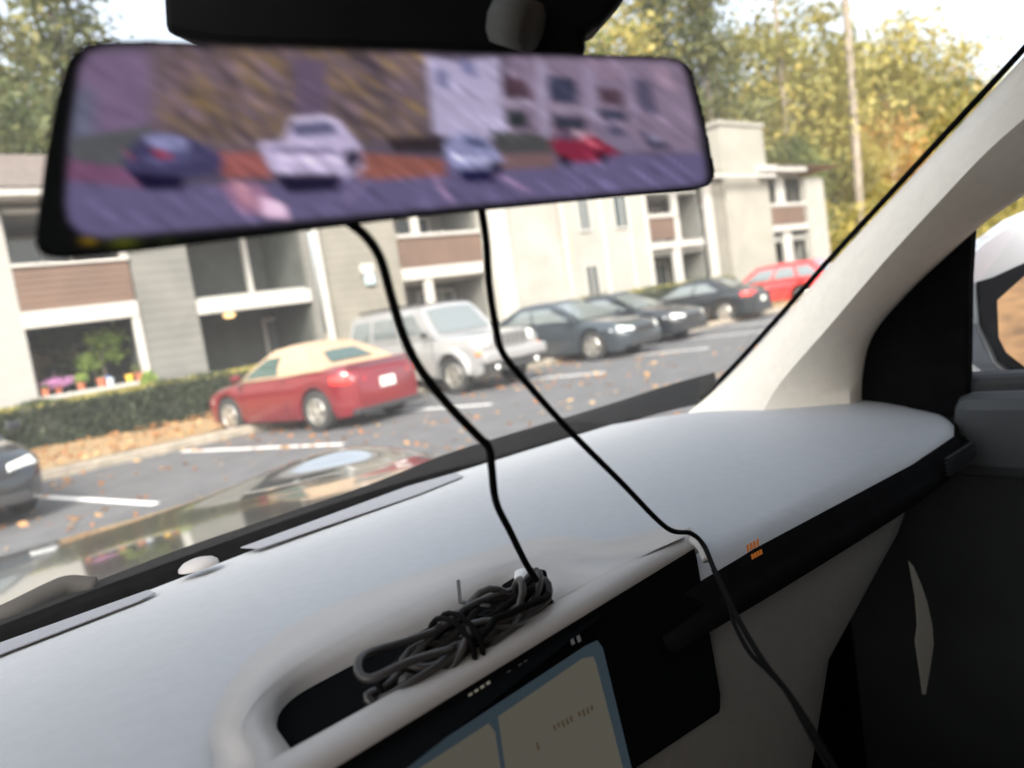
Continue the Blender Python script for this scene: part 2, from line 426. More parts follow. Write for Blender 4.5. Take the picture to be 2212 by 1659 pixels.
MB().box(29.85, 33.55, 18.68, 20.3, 7.75, 7.95).build('chimney_cap', M_chim, ch, bevel=.03)
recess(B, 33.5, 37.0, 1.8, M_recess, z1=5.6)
bpart(B, 'balcony_panel', M_wood, 33.3, 36.8, 3.38, 4.2, 18.9, 18.98)
bpart(B, 'rail_cap', M_trim, 33.2, 37.0, 4.2, 4.36, 18.85, 19.03)
bpart(B, 'beam', M_trim, 32.2, 37.0, 3.05, 3.34, 18.84, 19.1, .01)
bpart(B, 'beam', M_trim, 32.4, 36.3, 5.72, 5.98, 18.3, 19.1, .01)
bpart(B, 'post', M_trim, 34.7, 35.4, .1, 3.04, 18.95, 19.1); bpart(B, 'post', M_trim, 34.5, 35.2, 4.37, 5.7, 18.95, 19.1)
window(B, 34.0, 35.0, .9, 2.5, 20.9); window(B, 36.0, 36.8, .9, 2.5, 20.9); window(B, 33.8, 34.6, 3.6, 5.1, 20.9); window(B, 35.9, 36.7, 3.6, 5.1, 20.9)
bpart(B, 'wall', M_white, 37.0, 38.8, 0, 5.5, 18.8, 19.3)
bpart(B, 'side_wall', M_beige, 38.6, 38.75, 0, 5.3, 19.31, 26)
MB().prism([(16.3, 18.7, 5.6), (16.3, 22.5, 6.15), (16.3, 27, 5.6)], (15.9, 0, 0)).build('roof', M_roof, B)
MB().prism([(33.46, 18.2, 5.99), (33.46, 22.5, 6.6), (33.46, 27, 5.6)], (6.6, 0, 0)).build('roof', M_redroof, B)

# lamps on the entrance
lp = empty('porch_lamp', (7.84, 19.35, 2.42), label='small glowing amber ceiling lamp under the beam of the entrance bay', cat='lamp')
MB().lathe([(.02, .0), (.13, -.02), (.15, -.07), (.11, -.12), (.0, -.14)], 16, axis='z').build('lamp_shade', mat('lamp_glow', (.9, .6, .3), .4, em=(1.0, .62, .28), ems=.9), lp, smooth=True)
MB().lathe([(.0, .02), (.09, .02), (.09, -.01), (.0, -.01)], 16, axis='z').build('lamp_base', M_trim, lp)
x0, _, z0 = at(793, 583, Y=18.9); 
um = empty('utility_box', (x0, 18.98, z0), label='small white meter box fixed on the beige wall beside the black cable', cat='box')
MB().box(-.2, .22, -.12, 0, -.1, .18).build('box_body', M_trim, um, bevel=.02)
MB().box(-.1, .22, -.1, 0, -.42, -.11).build('meter', mat('meter_blue', (.35, .45, .5), .3), um, bevel=.03)

# ------------------------------------------------------------------ vegetation
L_green = leaf_mat('leaf_green', (.035, .055, .018), (.10, .13, .04), (.24, .25, .07))
L_yellow = leaf_mat('leaf_yellow', (.12, .125, .03), (.29, .26, .07), (.50, .40, .11))
L_orange = leaf_mat('leaf_orange', (.15, .10, .035), (.36, .20, .06), (.60, .38, .12))
L_pine = leaf_mat('leaf_pine', (.045, .055, .022), (.10, .115, .04), (.22, .20, .07))
L_hedge = leaf_mat('leaf_hedge', (.022, .035, .02), (.05, .068, .035), (.10, .115, .05))
L_lime = leaf_mat('leaf_lime', (.12, .2, .04), (.25, .36, .08), (.42, .5, .14))
M_bark = mat('bark', (.22, .185, .15), .95, noise=.3, scale=4, stretch=(1, 1, .2))
M_palebark = mat('pale_bark', (.26, .23, .19), .9, noise=.25, scale=3, stretch=(1, 1, .2))

def crown_mesh(name, seed, rx, rz, nclump, nleaf, size, m, cr=.28, shape='round'):
    r = np.random.default_rng(seed)
    d = r.normal(size=(nclump, 3)); d /= np.linalg.norm(d, axis=1)[:, None]
    d *= (r.uniform(.25, 1, nclump) ** .6)[:, None]
    c = d * np.array([rx, rx, rz])
    if shape == 'pine':
        zz = r.uniform(-1, 1, nclump); rad = rx * np.clip(1.05 - .5 * (zz + 1), .12, 1) * r.uniform(.3, 1.1, nclump); th = r.uniform(0, 6.283, nclump)
        c = np.stack([rad * np.cos(th), rad * np.sin(th), zz * rz], 1)
    per = nleaf // nclump
    cen = np.repeat(c, per, 0) + r.normal(size=(nclump * per, 3)) * np.repeat(r.uniform(.5, 1.25, nclump), per)[:, None] * cr * rx * np.array([1, 1, .6])
    base = np.repeat(r.uniform(.05, .95, nclump), per) * .75 + r.uniform(0, .3, len(cen))
    me = raw_mesh(name, leaf_quads(r, cen, size), 4, np.clip(base, 0, 1)); me.materials.append(m)
    return me, c
def tree_proto(kind, seed):
    spec = {'broad': (4.2, 5.2, 60, 9000, .17, L_yellow, 'round', 9.5), 'green': (4.0, 5.4, 60, 9000, .17, L_green, 'round', 9.0),
            'tall': (2.6, 3.4, 30, 2600, .17, L_pine, 'round', 24.0),
            'orange': (3.6, 4.2, 46, 6000, .17, L_orange, 'round', 7.5), 'pine': (3.2, 6.5, 70, 8000, .16, L_pine, 'pine', 14.0)}[kind]
    rx, rz, nc, nl, sz, m, shp, hz = spec
    me, c = crown_mesh('crown', seed, rx, rz, nc, nl, sz, m, shape=shp)
    t = MB(); r = random.Random(seed)
    top = hz + rz * .6
    t.tube([(0, 0, -.2), (.08, .05, top * .3), (-.08, .1, top * .65), (.05, 0, top)], (lambda u: .30 * (1 - .35 * u)) if kind == 'tall' else (lambda u: .27 * (1 - .8 * u) + .02), 8)
    for k in range(12):
        q = c[r.randrange(len(c))]; h0 = max(2.5 if kind != 'tall' else 20, hz + q[2] * .6 - 1.2)
        t.tube([(0, 0, h0), (q[0] * .5, q[1] * .5, h0 + (hz + q[2] - h0) * .55), (q[0], q[1], hz + q[2])], lambda u: .075 * (1 - .8 * u), 5)
    root = empty('tree')
    tr = t.build('trunk', M_bark if kind in ('tall', 'pine') else M_palebark, root, smooth=True)
    cr = bpy.data.objects.new('crown', me); COL.objects.link(cr); cr.parent = root; cr.location = (0, 0, hz)
    return root
PROTO = {}
def tree(kind, seed, x, y, s, rz, label, group=None, name=None, sz=None):
    key = (kind, seed)
    if key not in PROTO:
        PROTO[key] = tree_proto(kind, seed); o = PROTO[key]
    else: o = copy_tree(PROTO[key])
    o.name = name or ('pine_tree' if kind == 'pine' else 'tree')
    o.location = (x, y, 0); o.scale = (s, s, s if sz is None else sz); o.rotation_euler = (0, 0, rz)
    if 'group' in o: del o['group']
    tag(o, label, 'tree', group); return o
G = 'trees behind the apartment blocks'
far = {'broad': 'gold and green leafy tree deep in the woods behind the white block', 'green': 'darker green leafy tree deep in the woods behind the white block',
       'orange': 'orange autumn tree deep in the woods behind the white block', 'pine': 'tall pine deep in the woods behind the white block'}
# around the chimney and the right hand side
tree('pine', 1, 41, 26, .95, 0, 'tall dark green pine rising just right of the pale chimney', G)
tree('broad', 2, 36, 33, 1.35, 1, 'tall yellow-green tree behind and above the pale chimney', G)
tree('broad', 3, 52, 27, 1.25, 2, 'broad gold-green tree over the red-brown roof end', G)
tree('broad', 2, 66, 26, 1.3, 2.4, 'golden tree at the far right, beside the windshield pillar', G)
tree('orange', 4, 58, 23, .9, .5, 'low orange-leaved tree right of the red-brown roof', G)
tree('pine', 5, 47, 33, 1.15, 3, 'tall straight pine standing between two yellow trees right of the chimney', G)
tree('green', 6, 31, 31, 1.25, 1.2, 'full green tree left of the pale chimney, above the mirror corner', G)
tree('pine', 1, 27, 34, 1.1, .7, 'thin pine whose top shows above the right end of the mirror', G)
for (x, y, lean, sc_, lab) in [(49.2, 21.9, .10, 1.0, 'tall slender pale trunk standing clear in front of the trees right of the chimney'),
                            (41.3, 26.0, .04, .8, 'slim grey trunk rising right behind the pale chimney'),
                            (48.0, 25.5, .05, .62, 'thinnest pale trunk, between the chimney and the tall slender one')]:
    o = tree('tall', 12, x, y, sc_, x, lab, G, 'tall_tree', 1.0); o.rotation_euler = (0, lean, 0)
for i, (x, y, k, sd_, s) in enumerate([(44, 42, 'broad', 3, 1.2), (55, 38, 'green', 6, 1.2), (70, 36, 'broad', 2, 1.35), (84, 30, 'orange', 4, 1.5),
                                      (90, 36, 'broad', 3, 1.4), (76, 26, 'green', 6, 1.1), (62, 46, 'pine', 5, 1.15), (38, 46, 'green', 6, 1.25),
                                      (82, 45, 'broad', 2, 1.5), (100, 44, 'pine', 1, 1.3), (50, 52, 'broad', 3, 1.45), (70, 55, 'green', 6, 1.6),
                                      (105, 30, 'broad', 2, 1.3), (46, 24.5, 'green', 6, .62), (60, 31, 'broad', 3, 1.05), (95, 25, 'orange', 4, 1.2),
                                      (53, 23.5, 'broad', 2, .6), (72, 22.5, 'green', 6, .7), (84, 22, 'broad', 3, .75)]):
    tree(k, sd_, x, y, s, i * 1.3, far[k], {'broad': 'gold', 'green': 'green', 'orange': 'orange', 'pine': 'pine'}[k] + ' trees deep in the woods')
# left side above the grey roof
tree('orange', 4, 1.0, 31, 1.05, 2.2, 'orange and brown tree just above the roof at the left edge of the photo', G)
tree('green', 6, 5.5, 36, .92, .4, 'green tree behind the left end of the grey roof, beside the mirror', G)
tree('broad', 3, -4, 34, 1.0, 4.4, 'yellow-green tree beyond the left end of the grey roof', G)
tree('green', 6, 8, 42, 1.1, 1.9, 'tall thin-leaved tree behind the left corner of the mirror', G)
tree('pine', 5, 2.0, 24.5, 1.05, 0, 'tall pine behind the left roof end whose branches hang into the white sky', G, sz=1.05)
tree('pine', 1, 12, 45, 1.2, 2.6, 'pine behind the roof, hidden mostly by the black mirror', G)
ub = np.random.default_rng(9)
cen = np.stack([ub.uniform(38, 120, 26000), ub.uniform(20.5, 26, 26000), ub.uniform(0, 1, 26000) ** 1.2 * 4.6], 1)
me = raw_mesh('undergrowth', leaf_quads(ub, cen, .16), 4, ub.uniform(0, 1, len(cen))); me.materials.append(L_yellow)
o = bpy.data.objects.new('undergrowth', me); COL.objects.link(o); tag(o, 'yellowing brush filling the foot of the woods right of the buildings', 'brush', kind='stuff')

def hedge(x0, x1, y0, y1, h, n, seed, label):
    r = np.random.default_rng(seed)
    root = empty('hedge', ((x0 + x1) / 2, (y0 + y1) / 2, .12), label=label, cat='hedge')
    hx, hy = (x1 - x0) / 2, (y1 - y0) / 2
    u = r.uniform(-1, 1, (n, 3)); face = r.integers(0, 3, n)
    p = u * np.array([hx, hy, h / 2])
    d = r.uniform(.86, 1.03, n)
    p[face == 0, 1] = -hy * d[face == 0]; p[face == 1, 2] = h / 2 * (d[face == 1] + .02); 
    e = face == 2; p[e, 0] = np.sign(p[e, 0]) * hx * d[e]
    lump = .05 * np.sin(p[:, 0] * 2.1 + seed) + .04 * np.sin(p[:, 0] * 5.3)
    p[:, 2] += lump * (p[:, 2] > 0); p[:, 1] += lump * .8; p[:, 2] += h / 2
    tint = np.clip(r.uniform(.0, .75, n) + .3 * (p[:, 2] > h * .93), 0, 1)  # top leaves tinted lighter for light from above
    me = raw_mesh('foliage', leaf_quads(r, p, .045), 4, tint); me.materials.append(L_hedge)
    f = bpy.data.objects.new('foliage', me); COL.objects.link(f); f.parent = root
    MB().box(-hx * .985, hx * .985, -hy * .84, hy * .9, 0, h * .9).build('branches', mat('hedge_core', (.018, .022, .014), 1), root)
    n2 = n // 9
    q = np.stack([r.uniform(-hx, hx, n2), r.uniform(-hy, hy * .6, n2), h + r.uniform(-.02, .06, n2)], 1)  # yellow leaves on top paint in the sunlight on the hedge
    me2 = raw_mesh('lit_top_leaves', leaf_quads(r, q, .04), 4, r.uniform(0, 1, n2)); me2.materials.append(L_yellow)
    f2 = bpy.data.objects.new('lit_top_leaves', me2); COL.objects.link(f2); f2.parent = root
    return root
hedge(-3, 8.6, 17.45, 18.55, .86, 36000, 1, 'long clipped dark green hedge with top leaves coloured sunlit under the left balcony')
hedge(18.6, 27.5, 17.3, 18.3, 1.25, 15000, 2, 'yellow-green hedge in front of the white wall, behind the dark sedans')
hedge(29, 38, 17.2, 18.2, .9, 8000, 3, 'low hedge at the foot of the chimney wall')

# plants on the ground floor balcony
M_terra = mat('terracotta', (.42, .13, .07), .8, noise=.1); M_ypot = mat('yellow_pot', (.75, .45, .06), .5); M_bpot = mat('blue_pot', (.15, .22, .5), .4)
M_wpot = mat('pale_pot', (.6, .68, .72), .4)
def pot(p, s, m):
    return MB().lathe([(0, 0), (.07 * s, 0), (.1 * s, .16 * s), (.11 * s, .16 * s), (.11 * s, .2 * s), (.09 * s, .2 * s), (.085 * s, .17 * s), (0, .17 * s)], 16, axis='z').build('pot', m, p, smooth=False)
def plant(name, x, y, z, s, pm, lm, blobs, size, label, n=900, seed=1, cat='plant'):
    root = empty(name, (x, y, z), label=label, cat=cat, group='plants on the ground floor balcony')
    if pm: pot(root, s, pm)
    if blobs:
        r = np.random.default_rng(seed); cs = []
        for (bx, bz, rx_, rz_, k) in blobs:
            d = r.normal(size=(int(n * k), 3)); d /= np.linalg.norm(d, axis=1)[:, None]; d *= (np.abs(r.normal(.62, .36, len(d))))[:, None]; d += .18 * np.sin(d[:, [1, 2, 0]] * 7 + seed)
            cs.append(d * np.array([rx_, rx_ * .8, rz_]) + np.array([bx, 0, bz]))
        c = np.concatenate(cs)
        me = raw_mesh('foliage', leaf_quads(r, c, size), 4, r.uniform(0, 1, len(c))); me.materials.append(lm)
        f = bpy.data.objects.new('foliage', me); COL.objects.link(f); f.parent = root
    return root
L_mauve = leaf_mat('petal_mauve', (.38, .16, .33), (.58, .28, .52), (.75, .42, .68))
def xb(px, y_, Y=19.12): p = at(px, y_, Y=Y); return p[0], p[2]
def zx(x, y): return 44.24 + x / 7.501, 663.6 + y / 7.501       # detail crop of the balcony -> photograph
def place(x, y, Y): a = at(*zx(x, y), Y=Y); return a[0], a[2]
x, z = place(620, 1250, 19.1)
plant('potted_flower', x, 19.22, 1.115, .8, M_terra, L_mauve, [(0, .24, .30, .10, 1)], .02, 'mauve mound of chrysanthemums in a low pot on the balcony rail', 1600, 2)
x, z = place(390, 1330, 19.1); plant('potted_flower', x, 19.03, 1.117, .75, M_terra, L_green, [(0, .2, .06, .05, .3)], .02, 'terracotta pot at the left end of the balcony rail', 500, 3)
x, z = place(930, 1250, 19.1); plant('potted_plant', x + .05, 19.03, 1.117, .8, M_terra, L_lime, [(0.02, .26, .13, .10, 1)], .02, 'terracotta pot with a pale lime plant right of the mauve flowers', 500, 4)
x, z = place(1300, 1180, 19.1); plant('potted_plant', x, 19.03, 1.117, .95, M_terra, L_green, [(0, .2, .06, .04, .3)], .02, 'single orange-red clay pot at the middle of the balcony rail', 300, 5)
x, z = place(1430, 1150, 19.1); plant('plant_pot', x, 19.03, 1.117, .8, M_wpot, L_green, None, .02, 'pale blue pot beside the middle clay pot', 10, 6)
x, z = place(1400, 1080, 19.1); plant('plant_pot', x + .02, 19.25, 1.14, .9, M_bpot, L_green, None, .02, 'dark blue pot standing behind the pale one', 10, 6)
x, z = place(1750, 1110, 19.1); plant('plant_pot', x, 19.03, 1.117, .85, M_ypot, L_green, None, .02, 'bright yellow pot near the right post of the balcony', 10, 6)
x, z = place(1910, 1060, 19.1); plant('potted_plant', x, 19.03, 1.117, .9, M_terra, L_green, [(-.05, .3, .10, .12, .5)], .02, 'rust red pot against the right post of the balcony', 500, 7)
x, z = place(1380, 500, 19.9); 
pl = plant('palm_plant', x, 19.9, .12, 1.6, M_terra, L_lime, [(0, z - .12, .36, .22, 1), (-.45, z - .62, .25, .2, .6), (.1, z - .5, .2, .2, .2)], .045, 'large leafy green plant with a round head inside the ground floor balcony', 1700, 8)
MB().tube([(0, 0, .2), (-.1, 0, .8), (-.2, 0, z - .6), (0, 0, z - .2)], .02, 6).build('stem', M_bark, pl)
x, z = place(600, 600, 20.4)
plant('potted_plant', x, 20.4, .12, 2.0, M_terra, L_hedge, [(0, z - .1, .5, .3, 1), (.1, z - .8, .5, .4, .8)], .05, 'dark shadowed shrub deep inside the ground floor balcony', 900, 9)
x, z = place(2080, 1220, 18.8)
b_ = empty('shrub', (x, 18.75, .15), label='bright lime shrub growing at the foot of the balcony post behind the hedge', cat='shrub')
r = np.random.default_rng(11); d = r.normal(size=(1500, 3)); d /= np.linalg.norm(d, axis=1)[:, None]; d *= r.uniform(.2, 1, 1500)[:, None] ** .5
me = raw_mesh('foliage', leaf_quads(r, d * np.array([.22, .15, .32]) + np.array([0, 0, z - .2]), .035), 4, r.uniform(0, 1, 1500)); me.materials.append(L_lime)
f = bpy.data.objects.new('foliage', me); COL.objects.link(f); f.parent = b_
MB().tube([(0, 0, 0), (.02, 0, .4), (0, 0, z - .2)], .015, 6).build('stem', M_bark, b_)


# ------------------------------------------------------------------ parked cars
def paintm(name, col, metal=.25): return mat(name, col, .28, metal=metal, coat=1.0, noise=.03, scale=2)
P_red = paintm('red_paint', (.17, .010, .017)); P_silver = paintm('silver_paint', (.34, .34, .345), .35)
P_dark = paintm('slate_paint', (.035, .045, .055)); P_black = paintm('black_paint', (.010, .013, .017), 0); P_bright = paintm('bright_red_paint', (.55, .05, .05))
M_tyre = mat('tyre_rubber', (.022, .022, .022), .85, noise=.2); M_alloy = mat('alloy', (.62, .60, .56), .3, metal=.8, noise=.05)
M_carglass = mat('car_glass', (.19, .215, .22), .05, metal=.35, coat=.6); M_plastic = mat('black_plastic', (.025, .025, .027), .6, noise=.1)
M_lens = mat('headlight_lens', (.75, .76, .74), .12, spec=.9, coat=1); M_tail = mat('tail_lens', (.62, .035, .03), .15, coat=1)
M_amber = mat('amber_lens', (.75, .22, .04), .2, coat=1); M_chrome = mat('chrome', (.75, .75, .74), .12, metal=1)
M_fabric = mat('tan_canvas', (.33, .24, .16), .85, noise=.07, scale=12); M_plate = mat('licence_plate', (.72, .74, .70), .5)
M_green_glass = mat('green_glass', (.05, .085, .075), .06, spec=.8, coat=.3, metal=.15)

def lerp(a, b, t): return a + (b - a) * t
def interp(pts, y):
    ys = [p[0] for p in pts]; return float(np.interp(y, ys, [p[1] for p in pts]))
def make_wheel(parent, x, y, r, side):
    w = empty('wheel'); w.parent = parent; w.location = (x, y, r)
    s = side
    bpy.data.objects.remove(w)
    T = MB().lathe([(r * .60, s * .02), (r * .66, s * .03), (r * .92, s * .045), (r, s * .02), (r, -s * .16), (r * .9, -s * .19), (r * .6, -s * .18)], 28, origin=(x, y, r))
    wh = T.build('wheel', M_tyre, parent, smooth=True)
    rm = MB().lathe([(r * .64, s * .025), (r * .60, s * .035), (r * .56, s * .0), (r * .54, -s * .05)], 28, origin=(x, y, r))
    for k in range(5):
        a = 2 * math.pi * k / 5 + .3
        c, q = math.cos(a), math.sin(a); tx, tz = -q, c
        def P(rad, off, dx): return (x + dx, y + c * rad + tx * off, r + q * rad + tz * off)
        rm.loft([[P(r * .08, .045 * 1.1, s * .03), P(r * .08, -.045 * 1.1, s * .03), P(r * .08, -.045, -s * .02), P(r * .08, .045, -s * .02)],
                 [P(r * .6, .035, s * .03), P(r * .6, -.035, s * .03), P(r * .6, -.035, -s * .02), P(r * .6, .035, -s * .02)]])
    rm.lathe([(0, s * .045), (r * .13, s * .04), (r * .15, s * .0)], 14, origin=(x, y, r))
    rm.build('rim', M_alloy, wh)
    MB().lathe([(0, -s * .06), (r * .55, -s * .06)], 20, origin=(x, y, r)).build('brake_disc', mat('brake', (.05, .05, .05), .6), wh)
    return wh

def make_car(name, sp, label, loc, rz):
    L, Wd, H, wb, wr = sp['L'], sp['W'], sp['H'], sp['wb'], sp['wr']
    root = empty(name, loc, rz, label, 'car', 'cars parked in front of the apartment blocks')
    w = Wd / 2; top = sp['top']; zb = sp.get('zb', .2); p = sp['paint']
    ys = set([-L / 2, L / 2])
    for q in np.linspace(-L / 2, L / 2, 30): ys.add(round(float(q), 3))
    Ra = wr * 1.16
    axles = (-wb / 2, wb / 2)
    for a in axles:
        for k in range(-7, 8): ys.add(round(a + Ra * 1.02 * math.sin(k / 7 * math.pi / 2), 4))
    ys = [y for y in sorted(ys) if -L / 2 <= y <= L / 2]
    box = sp.get('boxy', 0)
    def wid(y):
        t = abs(y) / (L / 2)
        return w * (1 - (.04 if box else .05) * t ** 2 - (.09 if box else .22) * max(0, (t - .86) / .14) ** 2)
    rings = []
    for y in ys:
        zt = interp(top, y); hw = wid(y); za = 0
        for a in axles:
            if abs(y - a) < Ra: za = max(za, wr + math.sqrt(Ra * Ra - (y - a) ** 2) * 1.0)
        t = abs(y) / (L / 2); lift = .10 * max(0, (t - .88) / .12) ** 2
        z0 = zb + lift
        zm = max(lerp(z0, zt, .58), za + .02 if za else 0)
        zm = min(zm, zt - .1)
        sh = .985 if not box else .99
        half = [(0, zt + .03 * (1 - t)), (.55 * hw, zt + .02 * (1 - t)), (.86 * hw, zt - .015), (hw * .965, zt - .07), (hw * .995, min(zt - .09, zm + .12)), (hw, zm), (hw * sh, max(z0 + .12, za)), (hw * .93, max(z0, za)), (.3 * hw, max(z0, min(za, .62)))]
        ring = [(x, y, z) for x, z in half] + [(-x, y, z) for x, z in reversed(half[1:])]
        rings.append(ring)
    body = MB().loft(rings).build('body', p, root, smooth=True)
    try:
        body.data.set_sharp_from_angle(angle=R_(38))
    except Exception: pass
    # cabin
    c = sp['cab']                                    # base rear, base front, roof rear, roof front, roof half width factor
    bw = w * .93; rw = w * c[4]
    zr = interp(top, c[0]); zf = interp(top, c[1])
    def zbelt(y): return interp(top, y)
    BR, BF, TR_, TF = [np.array(v) for v in ((bw, c[0], zr - .03), (bw, c[1], zf - .03), (rw, c[2], H - .07), (rw, c[3], H - .06))]
    mir = np.array([-1, 1, 1])
    cm = MB()
    N = 8
    def side(u, v):
        lo = BR * (1 - u) + BF * u; lo = lo.copy(); lo[2] = zbelt(lo[1]) - .03
        hi = TR_ * (1 - u) + TF * u
        bul = np.array([.05 * math.sin(math.pi * v) * 1, 0, 0])
        return lo * (1 - v) + hi * v + bul
    rr = []
    for i in range(N + 1):
        u = i / N
        s0, s1, s2, s3 = side(u, 0), side(u, .35), side(u, .7), side(u, 1)
        cr_ = .045 + .03 * math.sin(math.pi * u)
        r1 = s3 * np.array([.84, 1, 1]) + np.array([0, 0, cr_]); r0 = s3 * np.array([.45, 1, 1]) + np.array([0, 0, cr_ + .025])
        rc = s3 * np.array([0, 1, 1]) + np.array([0, 0, cr_ + .032])
        half = [s0, s1, s2, s3, r1, r0, rc]
        rr.append([tuple(q) for q in half] + [tuple(q * mir) for q in reversed(half[:-1])])
    cab = cm.loft(rr).build(sp.get('cabname', 'roof'), sp.get('cabmat', p), root, smooth=True)
    try: cab.data.set_sharp_from_angle(angle=R_(40))
    except Exception: pass
    gm = sp.get('glass', M_carglass)
    def panel(f, us, nm, off):
        """window panel following a surface f(u, v), corners us"""
        K = 5; pts = []
        for j in range(K + 1):
            for i in range(K + 1):
                a, b = i / K, j / K
                q = (1 - a) * (1 - b) * np.array(us[0]) + a * (1 - b) * np.array(us[1]) + a * b * np.array(us[2]) + (1 - a) * b * np.array(us[3])
                pts.append(f(q[0], q[1]) + off)
        fs = [(j * (K + 1) + i, j * (K + 1) + i + 1, (j + 1) * (K + 1) + i + 1, (j + 1) * (K + 1) + i) for j in range(K) for i in range(K)]
        o = MB().add([tuple(q) for q in pts], fs).build(nm, gm, root, smooth=True)
        return o
    for us in sp['side_win']:
        for sg in (1, -1):
            panel(lambda u, v: side(u, v) * np.array([sg, 1, 1]), us, 'side_window', np.array([sg * .010, 0, .002]))
    def front(u, v, e0=BF, e1=TF):
        lo = e0.copy(); hi = e1.copy(); lo[2] = zbelt(lo[1]) - .03
        q = lo * (1 - v) + hi * v; q = q.copy(); q[0] = q[0] * (2 * u - 1); q[2] += .04 * (1 - (2 * u - 1) ** 2) * v; return q
    panel(lambda u, v: front(u, v), [(.07, .12), (.93, .12), (.92, .92), (.08, .92)], 'windshield', np.array([0, .02, .015]))
    rwn = sp.get('rear_win', [(.12, .2), (.88, .2), (.86, .88), (.14, .88)])
    panel(lambda u, v: front(u, v, BR, TR_), rwn, 'rear_window', np.array([0, -.02, .015]))
    # wheels, lights, bumpers
    for a in axles:
        for sg in (1, -1): make_wheel(root, sg * (w - .05), a, wr, sg)
    zn = sp['light_z']; hy = L / 2
    for sg in (1, -1):
        if box:
            MB().lathe([(0, .05), (.085, .03), (.1, 0), (.1, -.08)], 18, origin=(sg * w * .68, hy - .02, zn), axis='y').build('headlight', M_lens, root, smooth=True)
            MB().box(sg * w * .9 - .05, sg * w * .9 + .05, hy - .14, hy + .0, zn - .24, zn - .17).build('turn_signal', M_amber, root, bevel=.02)
            fl = MB()
            for a in axles:
                ring = []
                for k in range(9):
                    t = math.pi * (k / 8); ring.append([(sg * (w + dx), a + rr_ * math.cos(t), wr + rr_ * math.sin(t) * 1.05) for dx, rr_ in ((.0, Ra), (.07, Ra), (.05, Ra + .09), (-.03, Ra + .11))])
                fl.loft(ring)
            fl.build('wheel_flare', p, root, smooth=True, bevel=.01)
        else:
            MB().loft([[(sg * x_, y_, z_) for x_, y_, z_ in rg_] for rg_ in
                       ([(w * .93, hy - .42, zn + .05), (w * .99, hy - .40, zn - .06), (w * .9, hy - .42, zn - .08)],
                        [(w * .80, hy - .16, zn + .04), (w * .88, hy - .14, zn - .07), (w * .8, hy - .16, zn - .1)],
                        [(w * .50, hy - .03, zn - .01), (w * .54, hy - .0, zn - .08), (w * .5, hy - .03, zn - .11)])]).build('headlight', M_lens, root, smooth=True, bevel=.015)
        tz = sp.get('tail_z', zn + .1)
        MB().loft([[(sg * x_, y_, z_) for x_, y_, z_ in rg_] for rg_ in
                   ([(w * .99, -hy + .36, tz + .07), (w * 1.0, -hy + .36, tz - .06), (w * .9, -hy + .36, tz - .06), (w * .9, -hy + .36, tz + .07)],
                    [(w * .90, -hy + .1, tz + .08), (w * .91, -hy + .08, tz - .08), (w * .8, -hy + .2, tz - .08), (w * .8, -hy + .2, tz + .08)],
                    [(w * .52, -hy - .0, tz + .07), (w * .52, -hy - .01, tz - .06), (w * .52, -hy + .1, tz - .06), (w * .52, -hy + .1, tz + .07)])]).build('tail_light', M_tail, root, smooth=True, bevel=.01)
        ym = c[1] - .18; zm_ = zbelt(ym) + .07
        dm = MB().loft([[(sg * (w + .02 + dx), ym + .09 * k, zm_ + .06 * q) for q, dx in ((1, .02), (.7, .17), (-.7, .17), (-1, .02))] for k in (-.4, .6)]).build('door_mirror', sp.get('mirmat', p), root, bevel=.02)
    dl = MB()
    for sg in (1, -1):
        for yy in sp.get('door_y', (-.45, .75)):
            dl.box(sg * w * .985 - .006, sg * w * .985 + .010, yy, yy + .012, zb + .14, zbelt(yy) - .07)
    dl.build('door_seam', M_plastic, root)
    for sg in (1, -1):
        MB().box(sg * w * .99 - .01, sg * w * .99 + .03, sp.get('handle_y', -.3), sp.get('handle_y', -.3) + .16, zbelt(0) - .17, zbelt(0) - .135).build('door_handle', p, root, bevel=.01)
    if box:
        gr = MB().box(-w * .52, w * .52, hy - .01, hy + .03, zn - .15, zn + .13).build('grille', p, root, bevel=.02)
        gs = MB()
        for k in range(7): xx = (k - 3) * w * .145; gs.box(xx - .036, xx + .036, hy + .028, hy + .036, zn - .12, zn + .1)
        gs.build('slot', M_plastic, gr)
        MB().box(-w * .97, w * .97, hy - .02, hy + .17, zb + .22, zb + .43).build('bumper', sp.get('bumpmat', p), root, bevel=.05)
        MB().box(-w * .86, w * .86, hy - .05, hy + .13, zb + .04, zb + .20).build('lower_bumper', M_plastic, root, bevel=.03)
        for sg in (1, -1): MB().lathe([(0, .03), (.05, .02), (.06, -.03)], 14, origin=(sg * w * .62, hy + .13, zb + .12), axis='y').build('fog_lamp', M_lens, root, smooth=True)
    else:
        MB().box(-w * .45, w * .45, hy - .05, hy + .012, zn - .16, zn - .03).build('grille', M_plastic, root, bevel=.02)
        MB().box(-w * .7, w * .7, hy - .12, hy + .012, zb + .04, zb + .16).build('air_intake', M_plastic, root, bevel=.02)
    pf = sp.get('plate', 'rear')
    zp = sp.get('plate_z', .62)
    yy = -hy - .012
    MB().box(-.16, .16, yy - .006, yy + .02, zp - .08, zp + .08).build('licence_plate', M_plate, root, bevel=.004)
    MB().box(-w * .82, w * .82, -hy - .01, -hy + .12, zb + .02, zb + .12).build('rear_valance', M_plastic, root, bevel=.02)
    MB().box(-w * .8, w * .8, -L * .42, L * .42, zb - .01, zb + .02).build('underbody', M_plastic, root)
    return root

